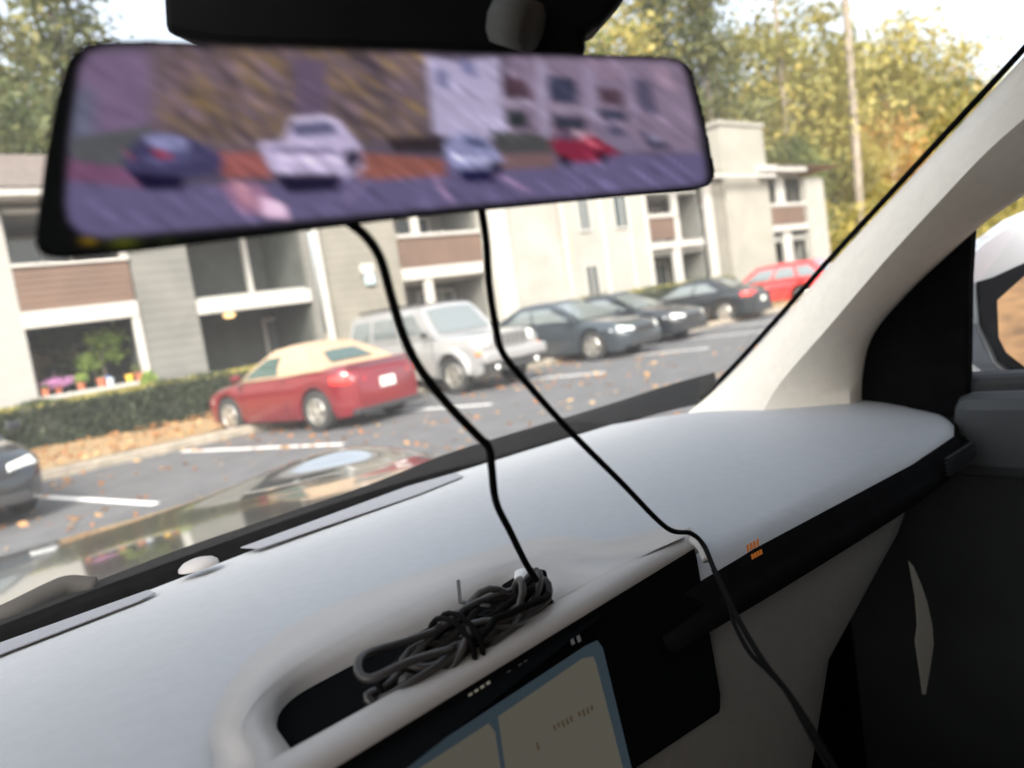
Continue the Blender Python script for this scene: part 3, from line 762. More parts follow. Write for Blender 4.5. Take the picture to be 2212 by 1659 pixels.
conv = dict(L=4.05, W=1.84, H=1.41, wb=2.42, wr=.335, zb=.2, paint=P_red, light_z=.66, tail_z=.80,
            top=[(-2.03, .86), (-1.98, .98), (-1.75, 1.02), (-1.2, 1.01), (-.4, .97), (.6, .95), (.95, .93), (1.5, .85), (1.85, .74), (2.03, .58)],
            cab=(-1.42, .78, -.78, .08, .66), cabname='soft_top', cabmat=M_fabric, glass=M_green_glass,
            side_win=[[(.50, .10), (.97, .10), (.90, .80), (.56, .84)]], rear_win=[(.2, .25), (.8, .25), (.76, .72), (.24, .72)],
            door_y=(-.5, .72), handle_y=-.4, plate_z=.66)
cvo = make_car('parked_convertible', conv, 'red convertible with closed tan canvas top parked nose to the kerb', (6.43, 12.93, 0), R_(12))
MB().box(-.78, .78, -1.98, -1.93, 1.0, 1.035).build('spoiler', P_red, cvo, bevel=.015)
# windshield frame in body colour round the front of the canvas
jeep = dict(L=4.2, W=1.82, H=1.80, wb=2.62, wr=.37, zb=.32, boxy=1, paint=P_silver, light_z=.95, tail_z=1.0,
            top=[(-2.1, 1.05), (-2.0, 1.15), (.6, 1.16), (.85, 1.15), (1.5, 1.13), (2.0, 1.09), (2.1, 1.02)],
            cab=(-2.05, .92, -1.92, .42, .80), side_win=[[(.04, .16), (.27, .16), (.30, .86), (.06, .86)], [(.32, .16), (.62, .16), (.62, .86), (.34, .86)], [(.66, .16), (.93, .16), (.90, .86), (.66, .86)]],
            door_y=(-1.0, -.1, .8), handle_y=0, mirmat=M_plastic)
jo = make_car('parked_suv', jeep, 'boxy silver-white off-roader with slotted grille parked nose out beside the red convertible', (9.89, 13.55, 0), R_(185))
MB().box(-.62, -.57, -1.8, .3, 1.83, 1.88).build('roof_rail', M_plastic, jo, bevel=.01)
MB().box(.57, .62, -1.8, .3, 1.83, 1.88).build('roof_rail', M_plastic, jo, bevel=.01)
sedan = dict(L=4.6, W=1.82, H=1.46, wb=2.72, wr=.335, zb=.2, paint=P_dark, light_z=.70, tail_z=.84,
             top=[(-2.3, .84), (-2.24, .98), (-1.7, 1.03), (-1.2, 1.01), (.7, .97), (1.1, .93), (1.7, .86), (2.1, .76), (2.3, .58)],
             cab=(-1.75, 1.1, -1.0, .12, .68), side_win=[[(.16, .12), (.48, .10), (.47, .86), (.22, .84)], [(.51, .10), (.93, .08), (.86, .84), (.50, .86)]],
             door_y=(-1.0, -.05, .85), handle_y=-.0)
make_car('parked_sedan', sedan, 'dark slate sedan parked nose out right beside the silver off-roader', (13.95, 13.7, 0), R_(187))
s2 = dict(sedan); s2.update(paint=P_black, H=1.44)
make_car('parked_sedan', s2, 'dark sedan showing only its nose, second to the right of the silver off-roader', (16.75, 14.3, 0), R_(187))
s3 = dict(sedan); s3.update(paint=P_black, H=1.42)
make_car('parked_sedan', s3, 'black sedan with red tail lights parked nose in, pale alloy wheel toward us', (21.6, 15.2, 0), R_(10))
s4 = dict(L=4.5, W=1.85, H=1.56, wb=2.65, wr=.36, zb=.28, paint=P_bright, light_z=.75, tail_z=.98,
          top=[(-2.25, .85), (-2.2, .98), (.6, .97), (1.0, .94), (1.6, .87), (2.1, .76), (2.25, .6)],
          cab=(-2.22, 1.1, -1.75, .3, .76), side_win=[[(.05, .14), (.27, .14), (.30, .84), (.10, .84)], [(.32, .14), (.58, .14), (.58, .86), (.34, .86)], [(.62, .14), (.94, .12), (.88, .86), (.61, .86)]],
          door_y=(-1.0, -.05, .85), handle_y=0, plate_z=.8)
make_car('parked_suv', s4, 'bright red hatchback-backed car, farthest of the row, next to the windshield pillar', (26.6, 15.2, 0), R_(10))
s5 = dict(sedan); s5.update(paint=P_black)
make_car('parked_sedan', s5, 'black car cut off by the left edge of the photo, nose out', (.50, 12.15, 0), R_(189))

# ------------------------------------------------------------------ the car the photograph is taken from
CAR = empty('car_cabin', (0, 0, 0), label='near car seen from inside: pale grey dashboard, black screen, cream pillar, silver hood', cat='car')
M_dash = mat('dash_vinyl', (.345, .357, .378), .55, noise=.03, scale=60, bump=.02, spec=.5)
M_pod = mat('pod_trim', (.36, .345, .335), .45, noise=.03, scale=30, spec=.5)
M_blk = mat('black_trim', (.006, .006, .0065), .95, noise=.2, scale=30, spec=.02)
M_gloss = mat('black_gloss', (.003, .0035, .004), .9, spec=.02)
M_lower = mat('lower_dash_vinyl', (.125, .12, .108), .7, noise=.05, scale=60, bump=.08)
M_cream = mat('cream_trim', (.80, .74, .64), .65, noise=.03, scale=60, bump=.03)
M_grille = mat('defroster_grey', (.20, .205, .23), .6)
M_liner = mat('headliner', (.62, .57, .50), .95)
M_door = mat('door_vinyl', (.03, .033, .035), .7, noise=.1)
ZD = 1.33
# dashboard top: plan outline from the windshield base (front) to the rounded rear edge
def yfront(x): return float(np.interp(x, [-.7, -.2, .1, .4, .8, 1.25, 1.42, 1.52], [.84, .93, 1.03, 1.08, 1.15, 1.13, 1.03, .80]))
def yrear(x): return float(np.interp(x, [-.7, .0, .63, 1.1, 1.3, 1.42, 1.50, 1.52], [.45, .455, .468, .478, .49, .53, .62, .74]))
prof_n = 12
rings = []
for x in list(np.linspace(-.7, 1.25, 40)) + [1.3, 1.35, 1.39, 1.43, 1.46, 1.485, 1.505, 1.52]:
    yf, yr = yfront(x), yrear(x); sec = []
    for k in range(prof_n + 1):
        t = k / prof_n; y = lerp(yf, yr, t); z = ZD - .022 * (1 - t) ** 2 + .006 * math.sin(math.pi * t)
        z -= .012 * max(0, (x - 1.2) / .3) ** 2 + .022 * min(1, max(0, (x - .66) / .5)) * t ** 5
        sec.append((x, y, z))
    e = sec[-1]
    for a in (20, 40, 60, 80): sec.append((x, e[1] - .032 * math.sin(R_(a)), e[2] - .001 - .032 * (1 - math.cos(R_(a)))))
    rings.append(sec)
dash = MB().loft(rings, closed=False).build('dashboard', M_dash, CAR, smooth=True)
# black band along the passenger side and the lower panel below it
def band_pt(px, py, Y): return at(px, py, Y=Y)
def ddrop(x): return .022 * min(1, max(0, (x - .66) / .5)) + .012 * max(0, (x - 1.2) / .3) ** 2
rr = []
for x in list(np.linspace(.5, 1.3, 10)) + [1.36, 1.42, 1.47, 1.5, 1.515]:
    yr = yrear(x) - .0305; zt = ZD - .016 - ddrop(x)
    lo = float(np.interp(x, [.5, .72, 1.0, 1.3, 1.52], [1.283, 1.270, 1.257, 1.252, 1.250]))
    rr.append([(x, yr, zt), (x, yr - .004, zt - .02), (x, yr - .012, lerp(zt, lo, .6)), (x, yr - .02, lo), (x, yr + .03, lo - .006), (x, yr + .04, zt)])
MB().loft(rr).build('trim_band', M_blk, dash, smooth=True)
rr = []
for x in list(np.linspace(.40, 1.3, 14)) + [1.36, 1.41, 1.445]:
    yr = yrear(x) - .012
    lo = float(np.interp(x, [.5, .72, 1.0, 1.3, 1.52], [1.283, 1.270, 1.257, 1.252, 1.250])) - .004
    sec = [(x, yr - .012, lo), (x, yr - .03, lo - .03), (x, yr - .045, lo - .10), (x, yr - .045, lo - .2), (x, yr - .02, lo - .32), (x, yr + .04, lo - .42), (x, yr + .14, lo - .55)]
    bend = max(0, (x - 1.3) / .15) ** 2 * .06
    sec = [(.4 + (p[0] - .4) * f_, p[1], p[2]) for p, f_ in zip(sec, (.82, .70, .43, .36, .41, .49, .52))]
    rr.append([(p[0], p[1] + bend, p[2]) for p in sec])
MB().loft(rr, closed=False).build('lower_panel', M_lower, dash, smooth=True)
# side vent in the band near the door
v = MB(); x, y, z = at(1985, 985, Y=.47)
for k in range(5): v.box(1.17, 1.28, yrear(1.17) - .056, yrear(1.17) - .050, 1.262 + k * .006, 1.264 + k * .006)
v.build('vent', mat('vent_grey', (.015, .015, .016), .8, spec=.1), dash)

# raised pod with the tray, in pixels of the photograph laid on horizontal planes
OUT = [(392, 1760), (462, 1660), (455, 1560), (540, 1420), (700, 1315), (1000, 1205), (1180, 1160), (1310, 1166), (1440, 1138), (1488, 1140)]
CRE = [(470, 1760), (550, 1660), (520, 1580), (575, 1490), (720, 1390), (985, 1258), (1140, 1205), (1270, 1205), (1400, 1190), (1478, 1160)]
INN = [(560, 1760), (645, 1660), (592, 1560), (612, 1500), (710, 1440), (950, 1322), (1080, 1258), (1165, 1250), (1190, 1290), (1180, 1318)]
FRO = [(650, 1760), (660, 1665), (690, 1640), (760, 1590), (850, 1530), (960, 1465), (1060, 1400), (1130, 1355), (1170, 1330), (1180, 1322)]
def ringpts(P, z): return spline([at(a, b, Z=z) for a, b in P], 5)
o1 = ringpts(OUT, ZD + .009); o2 = ringpts([((a * .55 + c * .45), (b * .55 + d * .45)) for (a, b), (c, d) in zip(OUT, CRE)], ZD + .0075)
c1 = ringpts(CRE, ZD + .027); i1 = ringpts(INN, ZD + .016); 
i2 = [(a[0], a[1], ZD + .012) for a in i1]; i3 = [(a[0] * .995 + .002, a[1] - .004, ZD - .004) for a in i1]
i2 = [(a[0], a[1] - .004, ZD + .004) for a in i1]
pod = MB().loft([o1, o2, c1, i1, i2], closed=False, caps=False).build('pod', M_pod, CAR, smooth=True)
ttop = [at(a, b, Z=ZD + .016) for a, b in [(640, 1760), (1180, 1320)]]
fl_ = MB()
inp = [at(a, b, Z=ZD + .009) for a, b in [(500, 1760), (560, 1640), (575, 1560), (600, 1490), (710, 1425), (950, 1305), (1080, 1240), (1180, 1240), (1210, 1290), (1300, 1330), (700, 1800)]]
fl_.quad(*inp); fl_.build('tray_floor', M_gloss, pod)
# front lip of the pod that runs over the screen
a0 = at(480, 1699, Z=ZD + .018); a1 = at(1180, 1308, Z=ZD + .018); a2 = at(1485, 1143, Z=ZD + .018)
b0 = at(560, 1732, Z=ZD + .020); b1 = at(1220, 1338, Z=ZD + .020); b2 = at(1505, 1166, Z=ZD + .020)
lipr = []
def lip_ring(t):
    e = (np.array(a0) * (1 - t) + np.array(a2) * t)
    f_ = (np.array(b0) * (1 - t) + np.array(b2) * t)
    wdt = f_ - e
    return [tuple(e + np.array([0, .004, -.014])), tuple(e), tuple(e + wdt * .35 + np.array([0, 0, .006])), tuple(e + wdt * .75 + np.array([0, 0, .005])), tuple(f_), tuple(f_ + np.array([0, -.002, -.012]))]
for k in range(24): lipr.append(lip_ring(-.05 + k / 23 * 1.05))
MB().loft(lipr).build('pod_lip', M_pod, pod, smooth=True)
# surface between tray end and the far corner of the pod
seg = [at(1178, 1250, Z=ZD + .0165), at(1270, 1203, Z=ZD + .0165), at(1400, 1188, Z=ZD + .0165), at(1480, 1158, Z=ZD + .0165), at(1480, 1150, Z=ZD + .0165), at(1190, 1312, Z=ZD + .0165), at(1196, 1288, Z=ZD + .0165)]
MB().quad(*[at(a, b, Z=ZD + .0162) for a, b in [(1160, 1245), (1270, 1203), (1400, 1188), (1482, 1158), (1492, 1160), (1182, 1325), (1194, 1290)]]).build('pod_top', M_pod, pod)

# centre screen
SP0 = np.array(b2) + np.array([0, -.001, -.006]); _t = np.array(b2) - np.array(b0); SN = np.cross(_t, np.array([0, -.26, -1.0])); SN /= np.linalg.norm(SN)
if SN @ (CAM - SP0) < 0: SN = -SN
SN = tuple(SN)
def sc(px, py): return on_plane(px, py, SP0, SN)
nrm = Vector(SN).normalized()
face = [sc(470, 1789), sc(560, 1735), sc(1503, 1170), sc(1560, 1500), sc(1560, 1540), sc(1380, 1660), sc(1180, 1900), sc(470, 1900)]
bodys = MB().prism(face, tuple(-nrm * .045)).build('centre_screen', M_gloss, CAR, bevel=.004)
M_map = mat('screen_map', (.004, .004, .004), 1, em=(.080, .076, .060), ems=1 / 2 ** EXPO, spec=.0)
M_blue = mat('screen_blue', (.004, .004, .004), 1, em=(.026, .038, .048), ems=1 / 2 ** EXPO, spec=.0)
M_text = mat('screen_text', (.01, .01, .01), .3, em=(.16, .15, .12), ems=1 / 2 ** EXPO, spec=.2)
M_mtext = mat('screen_dark_text', (.01, .01, .01), .3, em=(.05, .035, .022), ems=1 / 2 ** EXPO, spec=.2)
off1, off2, off3 = tuple(nrm * .0012), tuple(nrm * .0018), tuple(nrm * .0026)
def add3(p, q): return tuple(a + b for a, b in zip(p, q))
disp = MB().quad(*[add3(sc(*p), off1) for p in [(700, 1765), (1262, 1395), (1288, 1383), (1300, 1400), (1372, 1700), (1372, 1900), (700, 1900)]]).build('display', M_blue, bodys)
MB().quad(*[add3(sc(*p), off2) for p in [(1072, 1548), (1255, 1422), (1278, 1418), (1284, 1432), (1350, 1690), (1340, 1900), (1105, 1900), (1088, 1660)]]).build('map_area', M_map, bodys)
MB().quad(*[add3(sc(*p), off2) for p in [(760, 1752), (1052, 1562), (1066, 1580), (1078, 1660), (1090, 1900), (760, 1900)]]).build('map_area', M_map, bodys)
def bars(pts, hgt, name, m, off, seed, wpx=5):
    """a row of illegible strokes"""
    rnd = random.Random(seed); w = MB()
    (x0, y0), (x1, y1) = pts; n = int(math.hypot(x1 - x0, y1 - y0) / (wpx * 1.9))
    for k in range(n):
        t = k / n; x = lerp(x0, x1, t); y = lerp(y0, y1, t); h = hgt * rnd.uniform(.6, 1)
        if rnd.random() < .12: continue
        w.quad(*[add3(sc(*p), off) for p in [(x, y), (x + wpx, y - wpx * .6), (x + wpx + h * .3, y - wpx * .6 + h), (x + h * .3, y + h)]])
    w.build(name, m, bodys)
bars([(1008, 1500), (1072, 1458)], 34, 'status_text', M_text, off2, 1, 8)
bars([(1092, 1452), (1140, 1422)], 26, 'status_text', mat('screen_dim', (.01, .01, .01), .3, em=(.06, .06, .06), ems=1 / 2 ** EXPO), off2, 2, 7)
bars([(1228, 1382), (1268, 1362)], 18, 'status_text', MATS['screen_dim'], off2, 3, 7)
bars([(1180, 1572), (1278, 1520)], 15, 'map_label', M_mtext, off3, 4, 5)
bars([(1152, 1606), (1168, 1598)], 18, 'map_label', M_mtext, off3, 5, 5)
# white clip at the screen corner, stalk below it
MB().tube(spline([at(1496, 1165, d=.72), at(1515, 1180, d=.71), at(1528, 1210, d=.70)], 5), .005, 8).build('cable_clip', M_trim, bodys, smooth=True)

# passenger airbag light
lb = MB(); rnd = random.Random(4)
yb = yrear(.8) - .052
def lbp(px, py): return at(px, py, Y=yb)
for rowp in [((1612, 1178), (1640, 1162), 15), ((1622, 1198), (1646, 1185), 11)]:
    (x0, y0), (x1, y1), h = rowp
    for k in range(4):
        t = k / 4; x = lerp(x0, x1, t); y = lerp(y0, y1, t)
        lb.quad(lbp(x, y), lbp(x + 5.4, y - 2.6), lbp(x + 7.4, y - 2.6 + h), lbp(x + 2, y + h))
lb.build('indicator_light', mat('amber_light', (.02, .01, 0), .5, em=(.22, .062, .01), ems=1 / 2 ** EXPO), dash)

# defroster slots, sun sensor
def strip(pts, name, m, z, parent, off=0):
    MB().prism([at(a, b, Z=z) for a, b in pts], (0, 0, .0012)).build(name, m, parent)
strip([(-60, 1412), (320, 1276), (336, 1282), (300, 1300), (-60, 1438)], 'defroster_slot', M_grille, ZD - .012, dash)
strip([(520, 1184), (560, 1186), (900, 1070), (1000, 1030), (985, 1022), (880, 1052)], 'defroster_slot', M_grille, ZD - .012, dash)
c0 = np.array(at(430, 1225, Z=ZD - .008))
kn = MB().lathe([(.026, 0), (.025, .005), (.019, .011), (.010, .014), (0, .015)], 20, axis='z').build('sun_sensor', mat('sensor_grey', (.27, .26, .265), .6), dash, smooth=True, loc=tuple(c0))
kn.scale = (1.0, .75, .8)
# black cowl band at the foot of the glass
band_lo = [(-80, 1402), (0, 1372), (200, 1300), (400, 1222), (600, 1152), (800, 1086), (960, 1016), (1100, 968), (1300, 906), (1450, 866), (1550, 848)]
band_hi = [(-80, 1352), (0, 1328), (200, 1258), (400, 1182), (600, 1114), (800, 1046), (960, 982), (1100, 938), (1300, 878), (1450, 830), (1545, 804)]
lo = spline([at(a, b, Z=ZD - .022) for a, b in band_lo], 3); hi = spline([at(a, b, Z=ZD - .022) for a, b in band_hi], 3)
lo2 = [(a, b - .015, c - .02) for a, b, c in lo]
hi2 = [(a, b + .01, c - .03) for a, b, c in hi]
MB().loft([lo2, lo, [(a * .5 + d * .5, b * .5 + e * .5, c + .004) for (a, b, c), (d, e, f_) in zip(lo, hi)], hi, hi2], closed=False).build('cowl', M_blk, CAR, smooth=True)
# wiper arm resting at the left foot of the glass
wp = spline([at(-40, 1350, Z=1.305), at(30, 1318, Z=1.315), at(110, 1278, Z=1.32), at(150, 1264, Z=1.32), at(205, 1268, Z=1.31)], 5)
MB().tube(wp, .013, 8).build('wiper_arm', mat('wiper_grey', (.03, .027, .025), .8, spec=.1), CAR, smooth=True)

# hood
M_hood = mat('hood_paint', (.20, .205, .21), .12, metal=.8, coat=.6)
def hood_edge(x): return float(np.interp(x, [-1.0, -.6, .0, .5, 1.0, 1.25, 1.42, 1.54, 1.62, 1.66], [2.35, 2.48, 2.58, 2.66, 2.68, 2.60, 2.44, 2.15, 1.75, 1.25]))
rr = []
for x in list(np.linspace(-.95, 1.3, 46)) + [1.36, 1.42, 1.47, 1.52, 1.56, 1.60, 1.63, 1.66]:
    ye = hood_edge(x); yb_ = float(np.interp(x, [-.9, .4, 1.1, 1.3, 1.66], [1.0, 1.14, 1.2, 1.15, .95])); sec = []
    crown = .03 * (1 - ((x - .45) / 1.25) ** 2)
    for k in range(26):
        t = k / 25; z = lerp(1.245, 1.085, t ** 1.25) + crown * (1 - .3 * t)
        yy_ = lerp(yb_, ye, t); z += .075 * math.exp(-((x - 1.28) / .36) ** 2 - ((yy_ - 2.40) / .24) ** 2)  # swell added to the hood so that it mirrors a patch of sky
        sec.append((x, lerp(yb_, ye, t), z))
    e = sec[-1]
    for a in (20, 45, 70, 90): sec.append((x, e[1] + .05 * math.sin(R_(a)), e[2] - .06 * (1 - math.cos(R_(a)))))
    sec.append((x, e[1] + .05, e[2] - .35))
    rr.append(sec)
MB().loft(rr, closed=False).build('hood', M_hood, CAR, smooth=True)
fd = MB().loft([[(1.655, y_, zz) for zz in (1.19, 1.1, .8, .55)] + [(1.55, y_, zz) for zz in (.55, 1.19)] for y_ in (.9, 1.3, 1.7)]).build('fender', M_hood, CAR, bevel=.02)

# windshield pillar, cream trim with two faces
Lf = [(1470, 905), (1560, 828), (1680, 700), (1800, 565), (1930, 425), (2060, 285), (2212, 122), (2340, -20)]
Cr = [(1640, 905), (1685, 828), (1795, 700), (1910, 565), (2025, 440), (2140, 320), (2290, 190), (2430, 60)]
Rt = [(1835, 905), (1838, 815), (1862, 728), (1940, 635), (2035, 545), (2112, 478), (2225, 402), (2370, 300)]
A1 = spline([at(a, b, X=1.395) for a, b in Lf], 5); A2 = spline([at(a, b, X=1.315) for a, b in Cr], 5); A3 = spline([at(a, b, X=1.40) for a, b in Rt], 5)
mid1 = [tuple(np.array(p) * .5 + np.array(q) * .5 + np.array([-.014, 0, 0])) for p, q in zip(A1, A2)]
mid2 = [tuple(np.array(p) * .5 + np.array(q) * .5 + np.array([-.014, 0, 0])) for p, q in zip(A2, A3)]
back = [(p[0] + .06, p[1] + .02, p[2]) for p in A1]; back2 = [(p[0] + .05, p[1], p[2]) for p in A3]
pl_ = MB().loft([back, A1, mid1, A2, mid2, A3, back2], closed=False).build('windshield_pillar', M_cream, CAR, smooth=True)
pl_.data.set_sharp_from_angle(angle=R_(42))
gk = [tuple(np.array(p) + np.array([.004, .012, .002])) for p in A1]
MB().tube(gk[3:], .005, 8).build('glass_seal', M_blk, CAR, smooth=True)
# black door corner and frame beyond the pillar
sail = [at(a, b, X=1.452) for a, b in [(1700, 880), (1820, 720), (1950, 560), (2085, 440), (2098, 500), (2092, 600), (2088, 900)]]
MB().prism(sail, (.03, 0, 0)).build('door_corner', M_blk, CAR, bevel=.004)
# door with its sill
dr = MB()
dr.prism([(1.47, .62, 1.355), (1.47, -.9, 1.385), (1.47, -.9, .5), (1.47, .86, .5), (1.47, .80, 1.0)], (.07, 0, 0))
door_o = dr.build('door_panel', M_door, CAR, bevel=.015)
MB().prism([(1.405, .50, 1.335), (1.405, -.9, 1.36), (1.405, -.9, 1.20), (1.405, .52, 1.19)], (.065, 0, 0)).build('door_sill', mat('sill_vinyl', (.05, .054, .057), .6), door_o, bevel=.025)
MB().prism([(1.39, .40, 1.10), (1.39, -.9, 1.12), (1.39, -.9, .98), (1.39, .42, .99)], (.08, 0, 0)).build('armrest', mat('armrest_vinyl', (.05, .05, .05), .7), door_o, bevel=.03)
# footwell and tunnel in deep shade
MB().box(-.75, 1.47, .75, .82, .45, 1.25).build('firewall', M_blk, CAR)
MB().box(-.8, 1.55, -1.6, 1.4, .40, .46).build('floor_pan', M_blk, CAR)
cn = MB().loft([[(.62, .40, .93), (.70, .33, 1.02), (.75, .30, 1.0), (.78, .30, .5), (.55, .30, .5)], [(.62, -.2, .80), (.66, -.3, .86), (.74, -.32, .85), (.78, -.3, .5), (.55, -.3, .5)]]).build('console', M_lower, CAR, bevel=.02)
# roof, rear and left side of the cabin
MB().box(-.75, 1.5, -1.6, .42, 1.97, 2.02).build('headliner', M_liner, CAR)
MB().box(-.75, 1.5, -1.66, -1.6, .46, 2.0).build('rear_wall', M_liner, CAR)
MB().box(-.80, -.75, -1.66, .9, .46, 1.32).build('door_panel', M_door, CAR)
MB().box(-.80, -.75, -1.66, -.5, 1.32, 1.95).build('side_pillar', M_liner, CAR)
MB().box(1.47, 1.52, -1.66, -.35, 1.38, 1.95).build('side_pillar', M_liner, CAR)
MB().tube(spline([(-.72, .82, 1.33), (-.70, .55, 1.62), (-.68, .3, 1.93)], 4), .04, 8).build('windshield_pillar', M_cream, CAR, smooth=True)

# windshield and side glass
G_w = glass_mat('windshield_glass', (.97, .985, .96), .034, .03)
base = [(-.72, .86, 1.31), (-.3, 1.02, 1.305), (.1, 1.12, 1.30), (.5, 1.19, 1.30), (.9, 1.20, 1.30), (1.25, 1.13, 1.31), (1.41, .97, 1.325)]
topp = [(-.68, .26, 1.94), (-.3, .33, 1.955), (.1, .37, 1.96), (.5, .38, 1.96), (.9, .38, 1.96), (1.2, .35, 1.955), (1.40, .27, 1.94)]
rows = []
for k in range(9):
    t = k / 8
    rows.append(spline([tuple(lerp(a, b, t) + (.0 if i == 0 else (.035 * math.sin(math.pi * t) if i == 1 else .02 * math.sin(math.pi * t))) for i, (a, b) in enumerate(zip(p, q))) for p, q in zip(base, topp)], 3))
MB().loft(rows, closed=False).build('windshield', G_w, CAR, smooth=True)
MB().quad((1.50, .60, 1.36), (1.50, -.35, 1.385), (1.46, -.35, 1.93), (1.44, .12, 1.93)).build('side_window', glass_mat('side_glass', (.93, .97, .95), .01, .04), CAR)

# outside mirror on the passenger door
MP, MN = np.array(at(2150, 700, X=1.70)), np.array([-.42, -.905, .13]); MN /= np.linalg.norm(MN)
mi = [tuple(np.array(on_plane(a, b, MP, MN)) + MN * .004) for a, b in [(2106, 610), (2140, 600), (2215, 566), (2345, 540), (2352, 700), (2315, 832), (2218, 832), (2152, 780), (2114, 700)]]
mg = [tuple(np.array(on_plane(a, b, MP, MN)) + MN * .0065) for a, b in [(2147, 650), (2212, 592), (2315, 566), (2325, 700), (2290, 815), (2222, 806), (2166, 762), (2150, 730)]]
mo = [tuple(np.array(on_plane(a, b, MP, MN)) - MN * 0) for a, b in [(2103, 540), (2122, 522), (2215, 455), (2360, 420), (2370, 700), (2325, 845), (2215, 842), (2146, 786), (2108, 700), (2098, 600)]]
bcen = sum(np.array(p) for p in mo) / len(mo)
mo2 = [tuple(np.array(p) * .97 + bcen * .03 - MN * .05) for p in mo]; mo3 = [tuple(np.array(p) * .72 + bcen * .28 - MN * .11) for p in mo]
mh = MB().loft([mo, mo2, mo3]).build('outside_mirror', mat('mirror_shell', (.62, .66, .72), .3, metal=.1, coat=1), CAR, bevel=.006)
MB().prism(mi, tuple(MN * .0015)).build('mirror_surround', M_blk, mh)
MB().prism(mg, tuple(MN * .001)).build('mirror_glass', mat('mirror_face', (.75, .75, .75), .03, metal=1), mh)

# housing behind the mirror at the top of the windshield
hb = [at(a, b, d=.52) for a, b in [(345, -60), (352, 72), (480, 95), (900, 110), (1270, 118), (1262, 70), (1300, 50), (1362, -20), (1380, -60)]]
MB().prism([hb[0], hb[1], hb[2], hb[3], hb[4], hb[5], hb[6], hb[7], hb[8]], tuple(-FW * -.07 + UP * .02)).build('sensor_housing', mat('housing_black', (.004, .004, .0045), .8, noise=.4, scale=6, spec=.1), CAR, bevel=.006)
MB().tube([at(1150, 60, d=.50), at(1080, 40, d=.51)], .016, 10).build('mirror_stem', mat('stem_grey', (.10, .10, .095), .7, spec=.2), CAR, smooth=True)

# ------------------------------------------------------------------ clip-on mirror with a camera display
cTL, cBL, cTR, cBR = at(110, 70, d=.31), at(60, 570, d=.312), at(1520, 110, d=.50), None
_pn = np.cross(np.array(cTR) - np.array(cTL), np.array(cBL) - np.array(cTL))
cBR = on_plane(1570, 420, cTL, _pn)
def mface(u, v):
    return (np.array(cTL) * (1 - u) * (1 - v) + np.array(cTR) * u * (1 - v) + np.array(cBL) * (1 - u) * v + np.array(cBR) * u * v)
def rrect(n, ru, rv, g=0):
    pts = []
    for (cu, cv, a0) in ((ru + g, rv + g, 180), (1 - ru - g, rv + g, 270), (1 - ru - g, 1 - rv - g, 0), (ru + g, 1 - rv - g, 90)):
        for k in range(n + 1):
            a = R_(a0 + 90 * k / n); pts.append((cu + ru * math.cos(a), cv + rv * math.sin(a)))
    return pts
OUTL = [(146, 128), (162, 106), (188, 92), (225, 85), (310, 84), (900, 104), (1430, 121), (1466, 126), (1486, 136), (1499, 156), (1522, 245), (1547, 368), (1546, 388), (1536, 400), (1515, 406),
        (900, 466), (300, 541), (140, 556), (102, 552), (84, 540), (77, 518), (82, 470), (100, 330), (124, 200)]
n_m = np.cross(np.array(cTR) - np.array(cTL), np.array(cBL) - np.array(cTL)); n_m /= np.linalg.norm(n_m)
if n_m @ (CAM - np.array(cTL)) < 0: n_m = -n_m
MIR = empty('display_mirror', tuple(mface(.5, .5)), label='wide black rear view mirror showing a violet camera picture at the windshield top', cat='mirror')
org = mface(.5, .5)
def loc_(p): return tuple(np.array(p) - org)
f0 = [loc_(on_plane(u, v, cTL, _pn)) for u, v in OUTL]
shr = lambda s, back: [tuple(np.array(p) * s - n_m * back) for p in f0]
MB().loft([shr(.985, -.0005), shr(1.0, .002), shr(1.0, .012), shr(.96, .022), shr(.6, .030)]).build('housing', M_blk, MIR, smooth=False, bevel=.002)
# the picture on its screen, worked out as a small grid of colours
GW, GH = 420, 150
pu = np.linspace(.004, .996, GW); pv = np.linspace(.012, .988, GH)
PX, PY = np.meshgrid(pu, pv)
P3 = ((1 - PX) * (1 - PY))[..., None] * np.array(cTL) + (PX * (1 - PY))[..., None] * np.array(cTR) + ((1 - PX) * PY)[..., None] * np.array(cBL) + (PX * PY)[..., None] * np.array(cBR)
X2, Y2 = proj(P3)
IW, IH = 800, 300                                 # raster covering 60..1560 x 70..560
def s2l(c): c = np.array(c) / 255.; return np.where(c < .04045, c / 12.92, ((c + .055) / 1.055) ** 2.4)
img = np.zeros((IH, IW, 3)); gx, gy = np.meshgrid(np.linspace(60, 1560, IW), np.linspace(70, 560, IH))
def inside(poly):
    ins = np.zeros(gx.shape, bool); n = len(poly)
    for i in range(n):
        (x0, y0), (x1, y1) = poly[i], poly[(i + 1) % n]
        if y0 == y1: continue
        c = ((y0 > gy) != (y1 > gy)) & (gx < (x1 - x0) * (gy - y0) / (y1 - y0) + x0); ins ^= c
    return ins
def fill(poly, c): img[inside(poly)] = s2l(c)
def blur(im, dx, dy, n):
    acc = np.zeros_like(im)
    for k in range(n):
        t = (k / (n - 1) - .5); acc += np.roll(np.roll(im, int(round(dx * t)), 1), int(round(dy * t)), 0)
    return acc / n
nz = np.random.default_rng(21)
img[:] = s2l((92, 84, 104))
fill([(140, 90), (1500, 90), (1520, 200), (1500, 330), (140, 330)], (98, 88, 104))
fill([(160, 120), (330, 110), (325, 300), (170, 330), (150, 300)], (122, 102, 132))
fill([(150, 200), (200, 180), (210, 330), (150, 330)], (104, 106, 128))
fill([(325, 90), (930, 90), (930, 300), (760, 320), (560, 330), (330, 310)], (112, 96, 100))
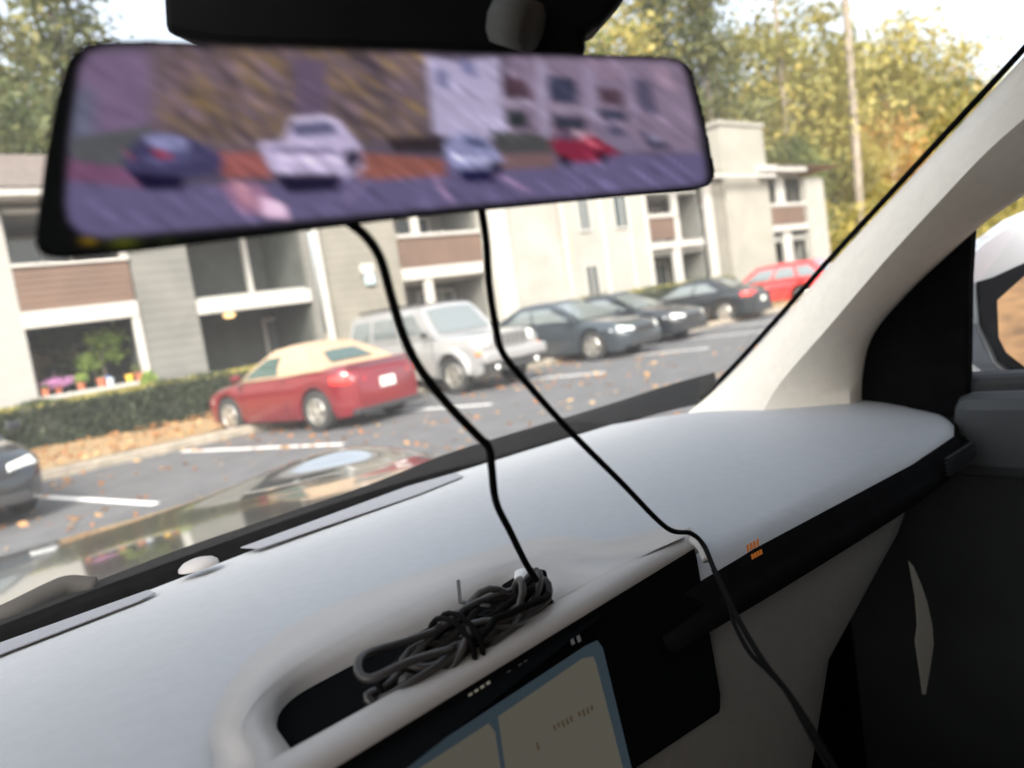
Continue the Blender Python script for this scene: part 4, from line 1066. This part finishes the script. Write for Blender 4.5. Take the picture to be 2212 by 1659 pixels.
for k in range(520):
    x, y = nz.uniform(350, 910), nz.uniform(100, 310); s = nz.uniform(4, 13); cc = [(168, 138, 88), (126, 104, 78), (62, 58, 68), (150, 124, 144), (120, 98, 84), (76, 68, 78), (160, 140, 150)][nz.integers(6)]
    fill([(x - s, y), (x, y - s), (x + s, y), (x, y + s)], cc)
img = blur(img, 20, 16, 17)
fill([(630, 130), (700, 130), (705, 260), (640, 260)], (106, 90, 112))
fill([(915, 120), (985, 135), (1075, 120), (1095, 300), (1000, 300), (935, 292)], (160, 152, 180))
fill([(985, 125), (1020, 135), (1030, 170), (1000, 160)], (122, 120, 158))
fill([(1095, 110), (1470, 120), (1500, 240), (1505, 330), (1090, 320)], (132, 116, 138))
fill([(1080, 165), (1130, 172), (1150, 215), (1085, 212)], (88, 66, 80)); fill([(1070, 212), (1150, 215), (1150, 232), (1070, 228)], (150, 138, 160))
fill([(1092, 240), (1135, 242), (1138, 275), (1095, 275)], (56, 62, 66)); fill([(1180, 165), (1240, 172), (1246, 225), (1186, 220)], (66, 68, 92))
fill([(1290, 190), (1340, 196), (1345, 228), (1295, 224)], (92, 72, 86)); fill([(1190, 226), (1260, 232), (1262, 246), (1190, 240)], (144, 130, 150))
fill([(1360, 170), (1400, 176), (1420, 250), (1380, 240)], (92, 86, 110)); fill([(1250, 130), (1330, 135), (1350, 175), (1270, 165)], (140, 120, 142))
fill([(150, 300), (330, 270), (300, 350), (160, 370)], (92, 94, 98))
fill([(140, 355), (300, 380), (340, 400), (600, 400), (600, 350), (1520, 330), (1530, 400), (140, 520)], (104, 96, 132))
fill([(140, 345), (330, 370), (330, 410), (140, 390)], (120, 82, 112))
fill([(470, 330), (575, 330), (585, 385), (480, 385)], (150, 90, 88)); fill([(770, 330), (960, 345), (960, 380), (770, 392)], (146, 92, 84))
fill([(830, 300), (960, 295), (960, 330), (850, 330)], (58, 50, 56)); fill([(1075, 335), (1200, 330), (1195, 362), (1080, 368)], (124, 98, 100))
fill([(1060, 285), (1190, 290), (1190, 330), (1075, 330)], (82, 82, 84))
fill([(265, 340), (300, 298), (350, 286), (415, 300), (480, 338), (478, 372), (420, 385), (320, 402), (270, 372)], (72, 68, 104))
fill([(305, 300), (350, 288), (410, 303), (400, 330), (330, 322)], (128, 128, 168)); fill([(330, 320), (372, 335), (376, 354), (335, 342)], (160, 62, 84))
fill([(262, 322), (288, 338), (280, 348)], (150, 90, 110)); fill([(275, 372), (400, 385), (392, 410), (310, 412)], (30, 26, 58))
fill([(555, 312), (610, 304), (625, 262), (690, 252), (735, 264), (778, 318), (785, 362), (740, 388), (600, 392), (572, 350)], (172, 160, 190))
fill([(628, 268), (712, 262), (726, 290), (632, 296)], (98, 98, 130)); fill([(590, 378), (735, 378), (728, 412), (620, 418)], (36, 32, 60))
fill([(958, 306), (1000, 284), (1044, 298), (1086, 345), (1062, 376), (992, 380), (960, 340)], (134, 134, 172)); fill([(986, 368), (1070, 366), (1058, 392), (1000, 394)], (34, 32, 74))
fill([(1186, 312), (1214, 276), (1262, 276), (1300, 308), (1338, 328), (1290, 350), (1212, 352)], (138, 46, 70)); fill([(1214, 280), (1255, 272), (1280, 292), (1240, 302)], (168, 140, 156))
fill([(1285, 268), (1330, 262), (1370, 300), (1400, 320), (1350, 332), (1310, 310)], (126, 114, 138)); fill([(1380, 285), (1410, 290), (1450, 318), (1400, 322)], (72, 70, 96))
fill([(470, 400), (560, 396), (620, 470), (520, 462)], (150, 112, 142)); fill([(560, 425), (612, 440), (624, 474), (566, 468)], (206, 172, 196)); fill([(495, 390), (530, 396), (560, 450), (520, 440)], (176, 128, 146))
fill([(922, 372), (940, 382), (978, 440), (966, 436)], (150, 122, 154)); fill([(1060, 374), (1100, 386), (1150, 416), (1130, 414)], (148, 122, 158)); fill([(730, 440), (790, 380), (800, 384), (750, 440)], (122, 110, 146))
# second pass of detail: cabin glass, tail gate, wheels, balcony bands
fill([(575, 318), (720, 322), (728, 334), (578, 330)], (120, 110, 140)); fill([(590, 340), (735, 344), (738, 352), (592, 348)], (190, 178, 206))
fill([(628, 256), (700, 250), (738, 262), (700, 260), (630, 264)], (196, 184, 210)); fill([(740, 330), (772, 322), (780, 350), (750, 372)], (58, 52, 76))
fill([(1000, 296), (1040, 302), (1058, 322), (1004, 316)], (84, 88, 122)); fill([(975, 338), (1060, 345), (1064, 352), (978, 346)], (186, 184, 214)); fill([(1056, 350), (1082, 352), (1078, 378), (1058, 380)], (30, 30, 56))
fill([(1196, 300), (1215, 284), (1240, 286), (1232, 304)], (92, 84, 108)); fill([(1206, 336), (1230, 340), (1226, 360), (1208, 356)], (34, 26, 40)); fill([(1288, 330), (1310, 330), (1306, 348), (1290, 350)], (34, 26, 40))
fill([(1262, 300), (1296, 312), (1290, 320), (1258, 312)], (190, 90, 108)); fill([(1308, 276), (1334, 274), (1352, 292), (1316, 294)], (84, 82, 108)); fill([(1395, 290), (1416, 292), (1430, 306), (1400, 306)], (140, 132, 158))
fill([(1155, 130), (1176, 132), (1184, 300), (1164, 298)], (146, 136, 160)); fill([(1255, 140), (1280, 144), (1290, 262), (1266, 258)], (142, 130, 154)); fill([(1345, 150), (1362, 154), (1378, 262), (1358, 258)], (138, 124, 148))
fill([(1190, 250), (1262, 256), (1264, 284), (1194, 280)], (62, 62, 80)); fill([(1290, 236), (1350, 242), (1352, 262), (1294, 258)], (70, 70, 92)); fill([(1400, 140), (1440, 146), (1462, 200), (1424, 190)], (150, 128, 148))
fill([(940, 150), (962, 152), (966, 190), (944, 188)], (112, 112, 150)); fill([(300, 336), (345, 345), (430, 330), (425, 345), (345, 358), (302, 350)], (92, 90, 132))
for k in range(520):                                # camera noise streaks
    x, y = nz.uniform(150, 1490), nz.uniform(100, 470); L_ = nz.uniform(20, 70); a_ = .75; w_ = nz.uniform(.8, 2.2)
    msk = inside([(x, y), (x + L_, y + L_ * a_), (x + L_ - w_, y + L_ * a_ + w_), (x - w_, y + w_)])
    img[msk] *= nz.choice([.55, .7, 1.35, 1.8])
img = blur(img, 13, 10, 12); img = blur(img, 3, -3, 4)
lum = img.mean(axis=2, keepdims=True); img = np.clip(img * (.82 + 1.6 * lum), 0, 1) * .84
# black border of the glass, rounded
def sdf_mask(poly):
    return inside(poly).astype(float)
win = [(150, 300), (142, 440), (150, 478), (178, 505), (235, 516), (330, 506), (1500, 402), (1518, 396), (1524, 380), (1514, 300), (1480, 165), (1468, 142), (1440, 132), (330, 100), (230, 102), (190, 116), (172, 150)]
mk = sdf_mask(win); 
for _ in range(2): mk = blur(mk[..., None], 7, 0, 7)[..., 0]; mk = blur(mk[..., None], 0, 7, 7)[..., 0]
img = img * mk[..., None] + s2l((9, 11, 11)) * (1 - mk[..., None])
for (x, y, s, cc) in [(192, 520, 18, (110, 88, 22)), (265, 520, 30, (70, 74, 20)), (360, 520, 22, (26, 32, 16))]:  # blurred reflections painted onto the bezel as coloured smudges
    wgt = np.exp(-(((gx - x) / s) ** 2 + ((gy - y) / (s * .5)) ** 2))[..., None] * (1 - mk[..., None]); img = img * (1 - wgt) + s2l(cc) * wgt
ix = np.clip((X2 - 60) / 1500 * (IW - 1), 0, IW - 1); iy = np.clip((Y2 - 70) / 490 * (IH - 1), 0, IH - 1)
colv = img[iy.round().astype(int), ix.round().astype(int)]
verts = (P3 - org + n_m * .0012).reshape(-1, 3)
# keep only cells inside the outline of the glass
gx, gy = X2, Y2
ocx, ocy = 800, 320
okc = inside([(ocx + (a - ocx) * .993, ocy + (b - ocy) * .985) for a, b in OUTL])
me = bpy.data.meshes.new('display'); idx = np.arange(GW * GH).reshape(GH, GW)
cell = okc[:-1, :-1] & okc[1:, :-1] & okc[:-1, 1:] & okc[1:, 1:]
q = np.stack([idx[:-1, :-1], idx[1:, :-1], idx[1:, 1:], idx[:-1, 1:]], -1)[cell]
me.vertices.add(len(verts)); me.vertices.foreach_set('co', verts.astype(np.float32).ravel())
me.loops.add(q.size); me.loops.foreach_set('vertex_index', q.ravel().astype(np.int32))
me.polygons.add(len(q)); me.polygons.foreach_set('loop_start', np.arange(len(q), dtype=np.int32) * 4); me.polygons.foreach_set('loop_total', np.full(len(q), 4, np.int32))
ca = me.attributes.new('picture', 'FLOAT_COLOR', 'POINT'); ca.data.foreach_set('color', np.concatenate([colv.reshape(-1, 3), np.ones((GW * GH, 1))], 1).astype(np.float32).ravel())
me.update(calc_edges=True)
md = bpy.data.materials.new('display_glow'); md.use_nodes = True; n = md.node_tree.nodes; l = md.node_tree.links
p_ = n['Principled BSDF']; p_.inputs['Base Color'].default_value = (.004, .004, .005, 1); p_.inputs['Roughness'].default_value = .12; p_.inputs['Specular IOR Level'].default_value = .12
a_ = n.new('ShaderNodeAttribute'); a_.attribute_name = 'picture'; l.new(a_.outputs['Color'], p_.inputs['Emission Color']); p_.inputs['Emission Strength'].default_value = 1.0 / (2 ** EXPO)
me.materials.append(md)
dsp = bpy.data.objects.new('display', me); COL.objects.link(dsp); dsp.parent = MIR

# ------------------------------------------------------------------ cables
M_cable = mat('cable_rubber', (.004, .004, .004), .8, spec=.06)
M_cable2 = mat('cable_grey', (.026, .024, .023), .42, spec=.5)
def cable(name, pts, r, label, m=M_cable, n=8):
    pp = [at(x, y, d=d) for x, y, d in pts]
    c0 = pp[0]; sp_ = spline(pp, n)
    o = MB().tube([(a - c0[0], b - c0[1], c - c0[2]) for a, b, c in sp_], r, 10).build(name, m, None, smooth=True, loc=c0)
    return tag(o, label, 'cable', 'cables of the mirror')
cable('cable', [(740, 470, .40), (790, 510, .40), (822, 560, .405), (845, 640, .415), (868, 715, .425), (900, 785, .435), (962, 868, .45), (1030, 940, .47), (1056, 968, .48), (1062, 1010, .50), (1072, 1085, .53), (1103, 1150, .565), (1135, 1215, .60), (1158, 1252, .625)], .0026,
      'thick black cable dropping from the mirror to the coiled bundle in the tray')
cable('cable', [(1038, 440, .45), (1050, 520, .45), (1056, 610, .455), (1068, 690, .46), (1086, 762, .47), (1140, 830, .48), (1230, 930, .52), (1340, 1040, .58), (1440, 1140, .655), (1492, 1152, .70), (1520, 1178, .70), (1545, 1235, .66), (1596, 1340, .60), (1650, 1430, .56), (1705, 1500, .54), (1760, 1585, .52), (1840, 1720, .50)], .0022,
      'thin black cable running from the mirror over the far corner of the screen')
cable('cable', [(1540, 1230, .665), (1572, 1300, .635), (1588, 1352, .61), (1620, 1410, .58), (1662, 1452, .56), (1700, 1496, .545), (1735, 1560, .53), (1790, 1660, .51), (1820, 1720, .505)], .0018,
      'second strand beside the thin cable, bowing away from it below the screen corner')
# coiled bundle lying in the tray
bx = np.array(at(812, 1528, Z=ZD + .014)); ex = np.array(at(1165, 1300, Z=ZD + .026))
BN = empty('cable_bundle', tuple((bx + ex) / 2), label='coiled grey-black cable bundle tied in the middle, lying in the black tray', cat='cable', group=None)
ax = (ex - bx); Lb = np.linalg.norm(ax); ax /= Lb; sd_ = np.array([-ax[1], ax[0], 0])
rnd = random.Random(8)
for k in range(11):
    hl = Lb / 2 * rnd.uniform(.72, 1.05); hw = .017 * rnd.uniform(.55, 1.35); oz = rnd.uniform(-.006, .022); wob = rnd.uniform(2.3, 5.2); am = rnd.uniform(.002, .008); ph = rnd.uniform(-.02, .02); pts = []
    for i in range(40):
        t = 2 * math.pi * i / 40; c, s_ = math.cos(t), math.sin(t)
        pinch = .45 + .55 * abs(c) ** .8 if abs(c) < .98 else 1
        p = ax * (hl * c + ph) + sd_ * (hw * s_ * (.5 + .5 * abs(c) ** .5) * 1.3 + .5 * am * math.sin(round(wob) * t + k)) + np.array([0, 0, oz + .010 * math.sin(t + k) + am * math.sin(round(wob) * t + 2 * k)])
        pts.append(tuple(p))
    MB().tube(pts, .0030, 8, close=True).build('loop', M_cable2 if k % 3 else M_cable, BN, smooth=True)
for off in (-.012, -.004):
    MB().tube([tuple(ax * off + sd_ * .026 * math.cos(t) + np.array([0, 0, .008 + .022 * math.sin(t)])) for t in np.linspace(0, 2 * math.pi, 20)[:-1]], .0022, 6, close=True).build('cable_tie', M_cable, BN, smooth=True)
tp = np.array(at(990, 1255, Z=ZD + .05)) - (bx + ex) / 2
MB().tube([tuple(ax * .03 + np.array([0, 0, .02])), tuple(tp * .6 + np.array([0, 0, .004])), tuple(tp)], .0016, 6).build('loose_end', M_cable2, BN, smooth=True)
pc = np.array(at(1135, 1268, Z=ZD + .035))
PL = empty('cable_plug', tuple(pc), label='black plug with a pale round end at the right end of the coiled bundle', cat='plug')
a_ = ax * .019; b_ = sd_ * .010
MB().prism([tuple(a_ + b_ + np.array([0, 0, -.008])), tuple(a_ - b_ + np.array([0, 0, -.008])), tuple(-a_ - b_ + np.array([0, 0, -.008])), tuple(-a_ + b_ + np.array([0, 0, -.008]))], (0, 0, .017)).build('plug_body', M_blk, PL, bevel=.003)
MB().lathe([(0, .016), (.007, .014), (.009, .006), (.009, 0)], 14, axis='z').build('plug_end', mat('pale_plastic', (.6, .62, .64), .4), PL, smooth=True)

# pale strip of paper hanging in the shade beside the door
hp = [at(a, b, Y=.45) for a, b in [(1964, 1212), (1974, 1225), (1990, 1262), (2003, 1300), (2014, 1350), (2017, 1390), (2010, 1440), (2000, 1500), (1994, 1500), (1986, 1440), (1978, 1385), (1983, 1350), (1978, 1290)]]
c0 = hp[0]
hpo = MB().prism([tuple(a - b for a, b in zip(p, c0)) for p in hp], (.0, .0015, 0)).build('hanging_tag', mat('tag_paper', (.34, .33, .28), .7, noise=.1, scale=20, col2=(.36, .27, .10), thr=(.55, .75)), None, loc=c0)
tag(hpo, 'slim pale paper tag with yellow marks hanging in the dark beside the passenger door', 'paper tag')
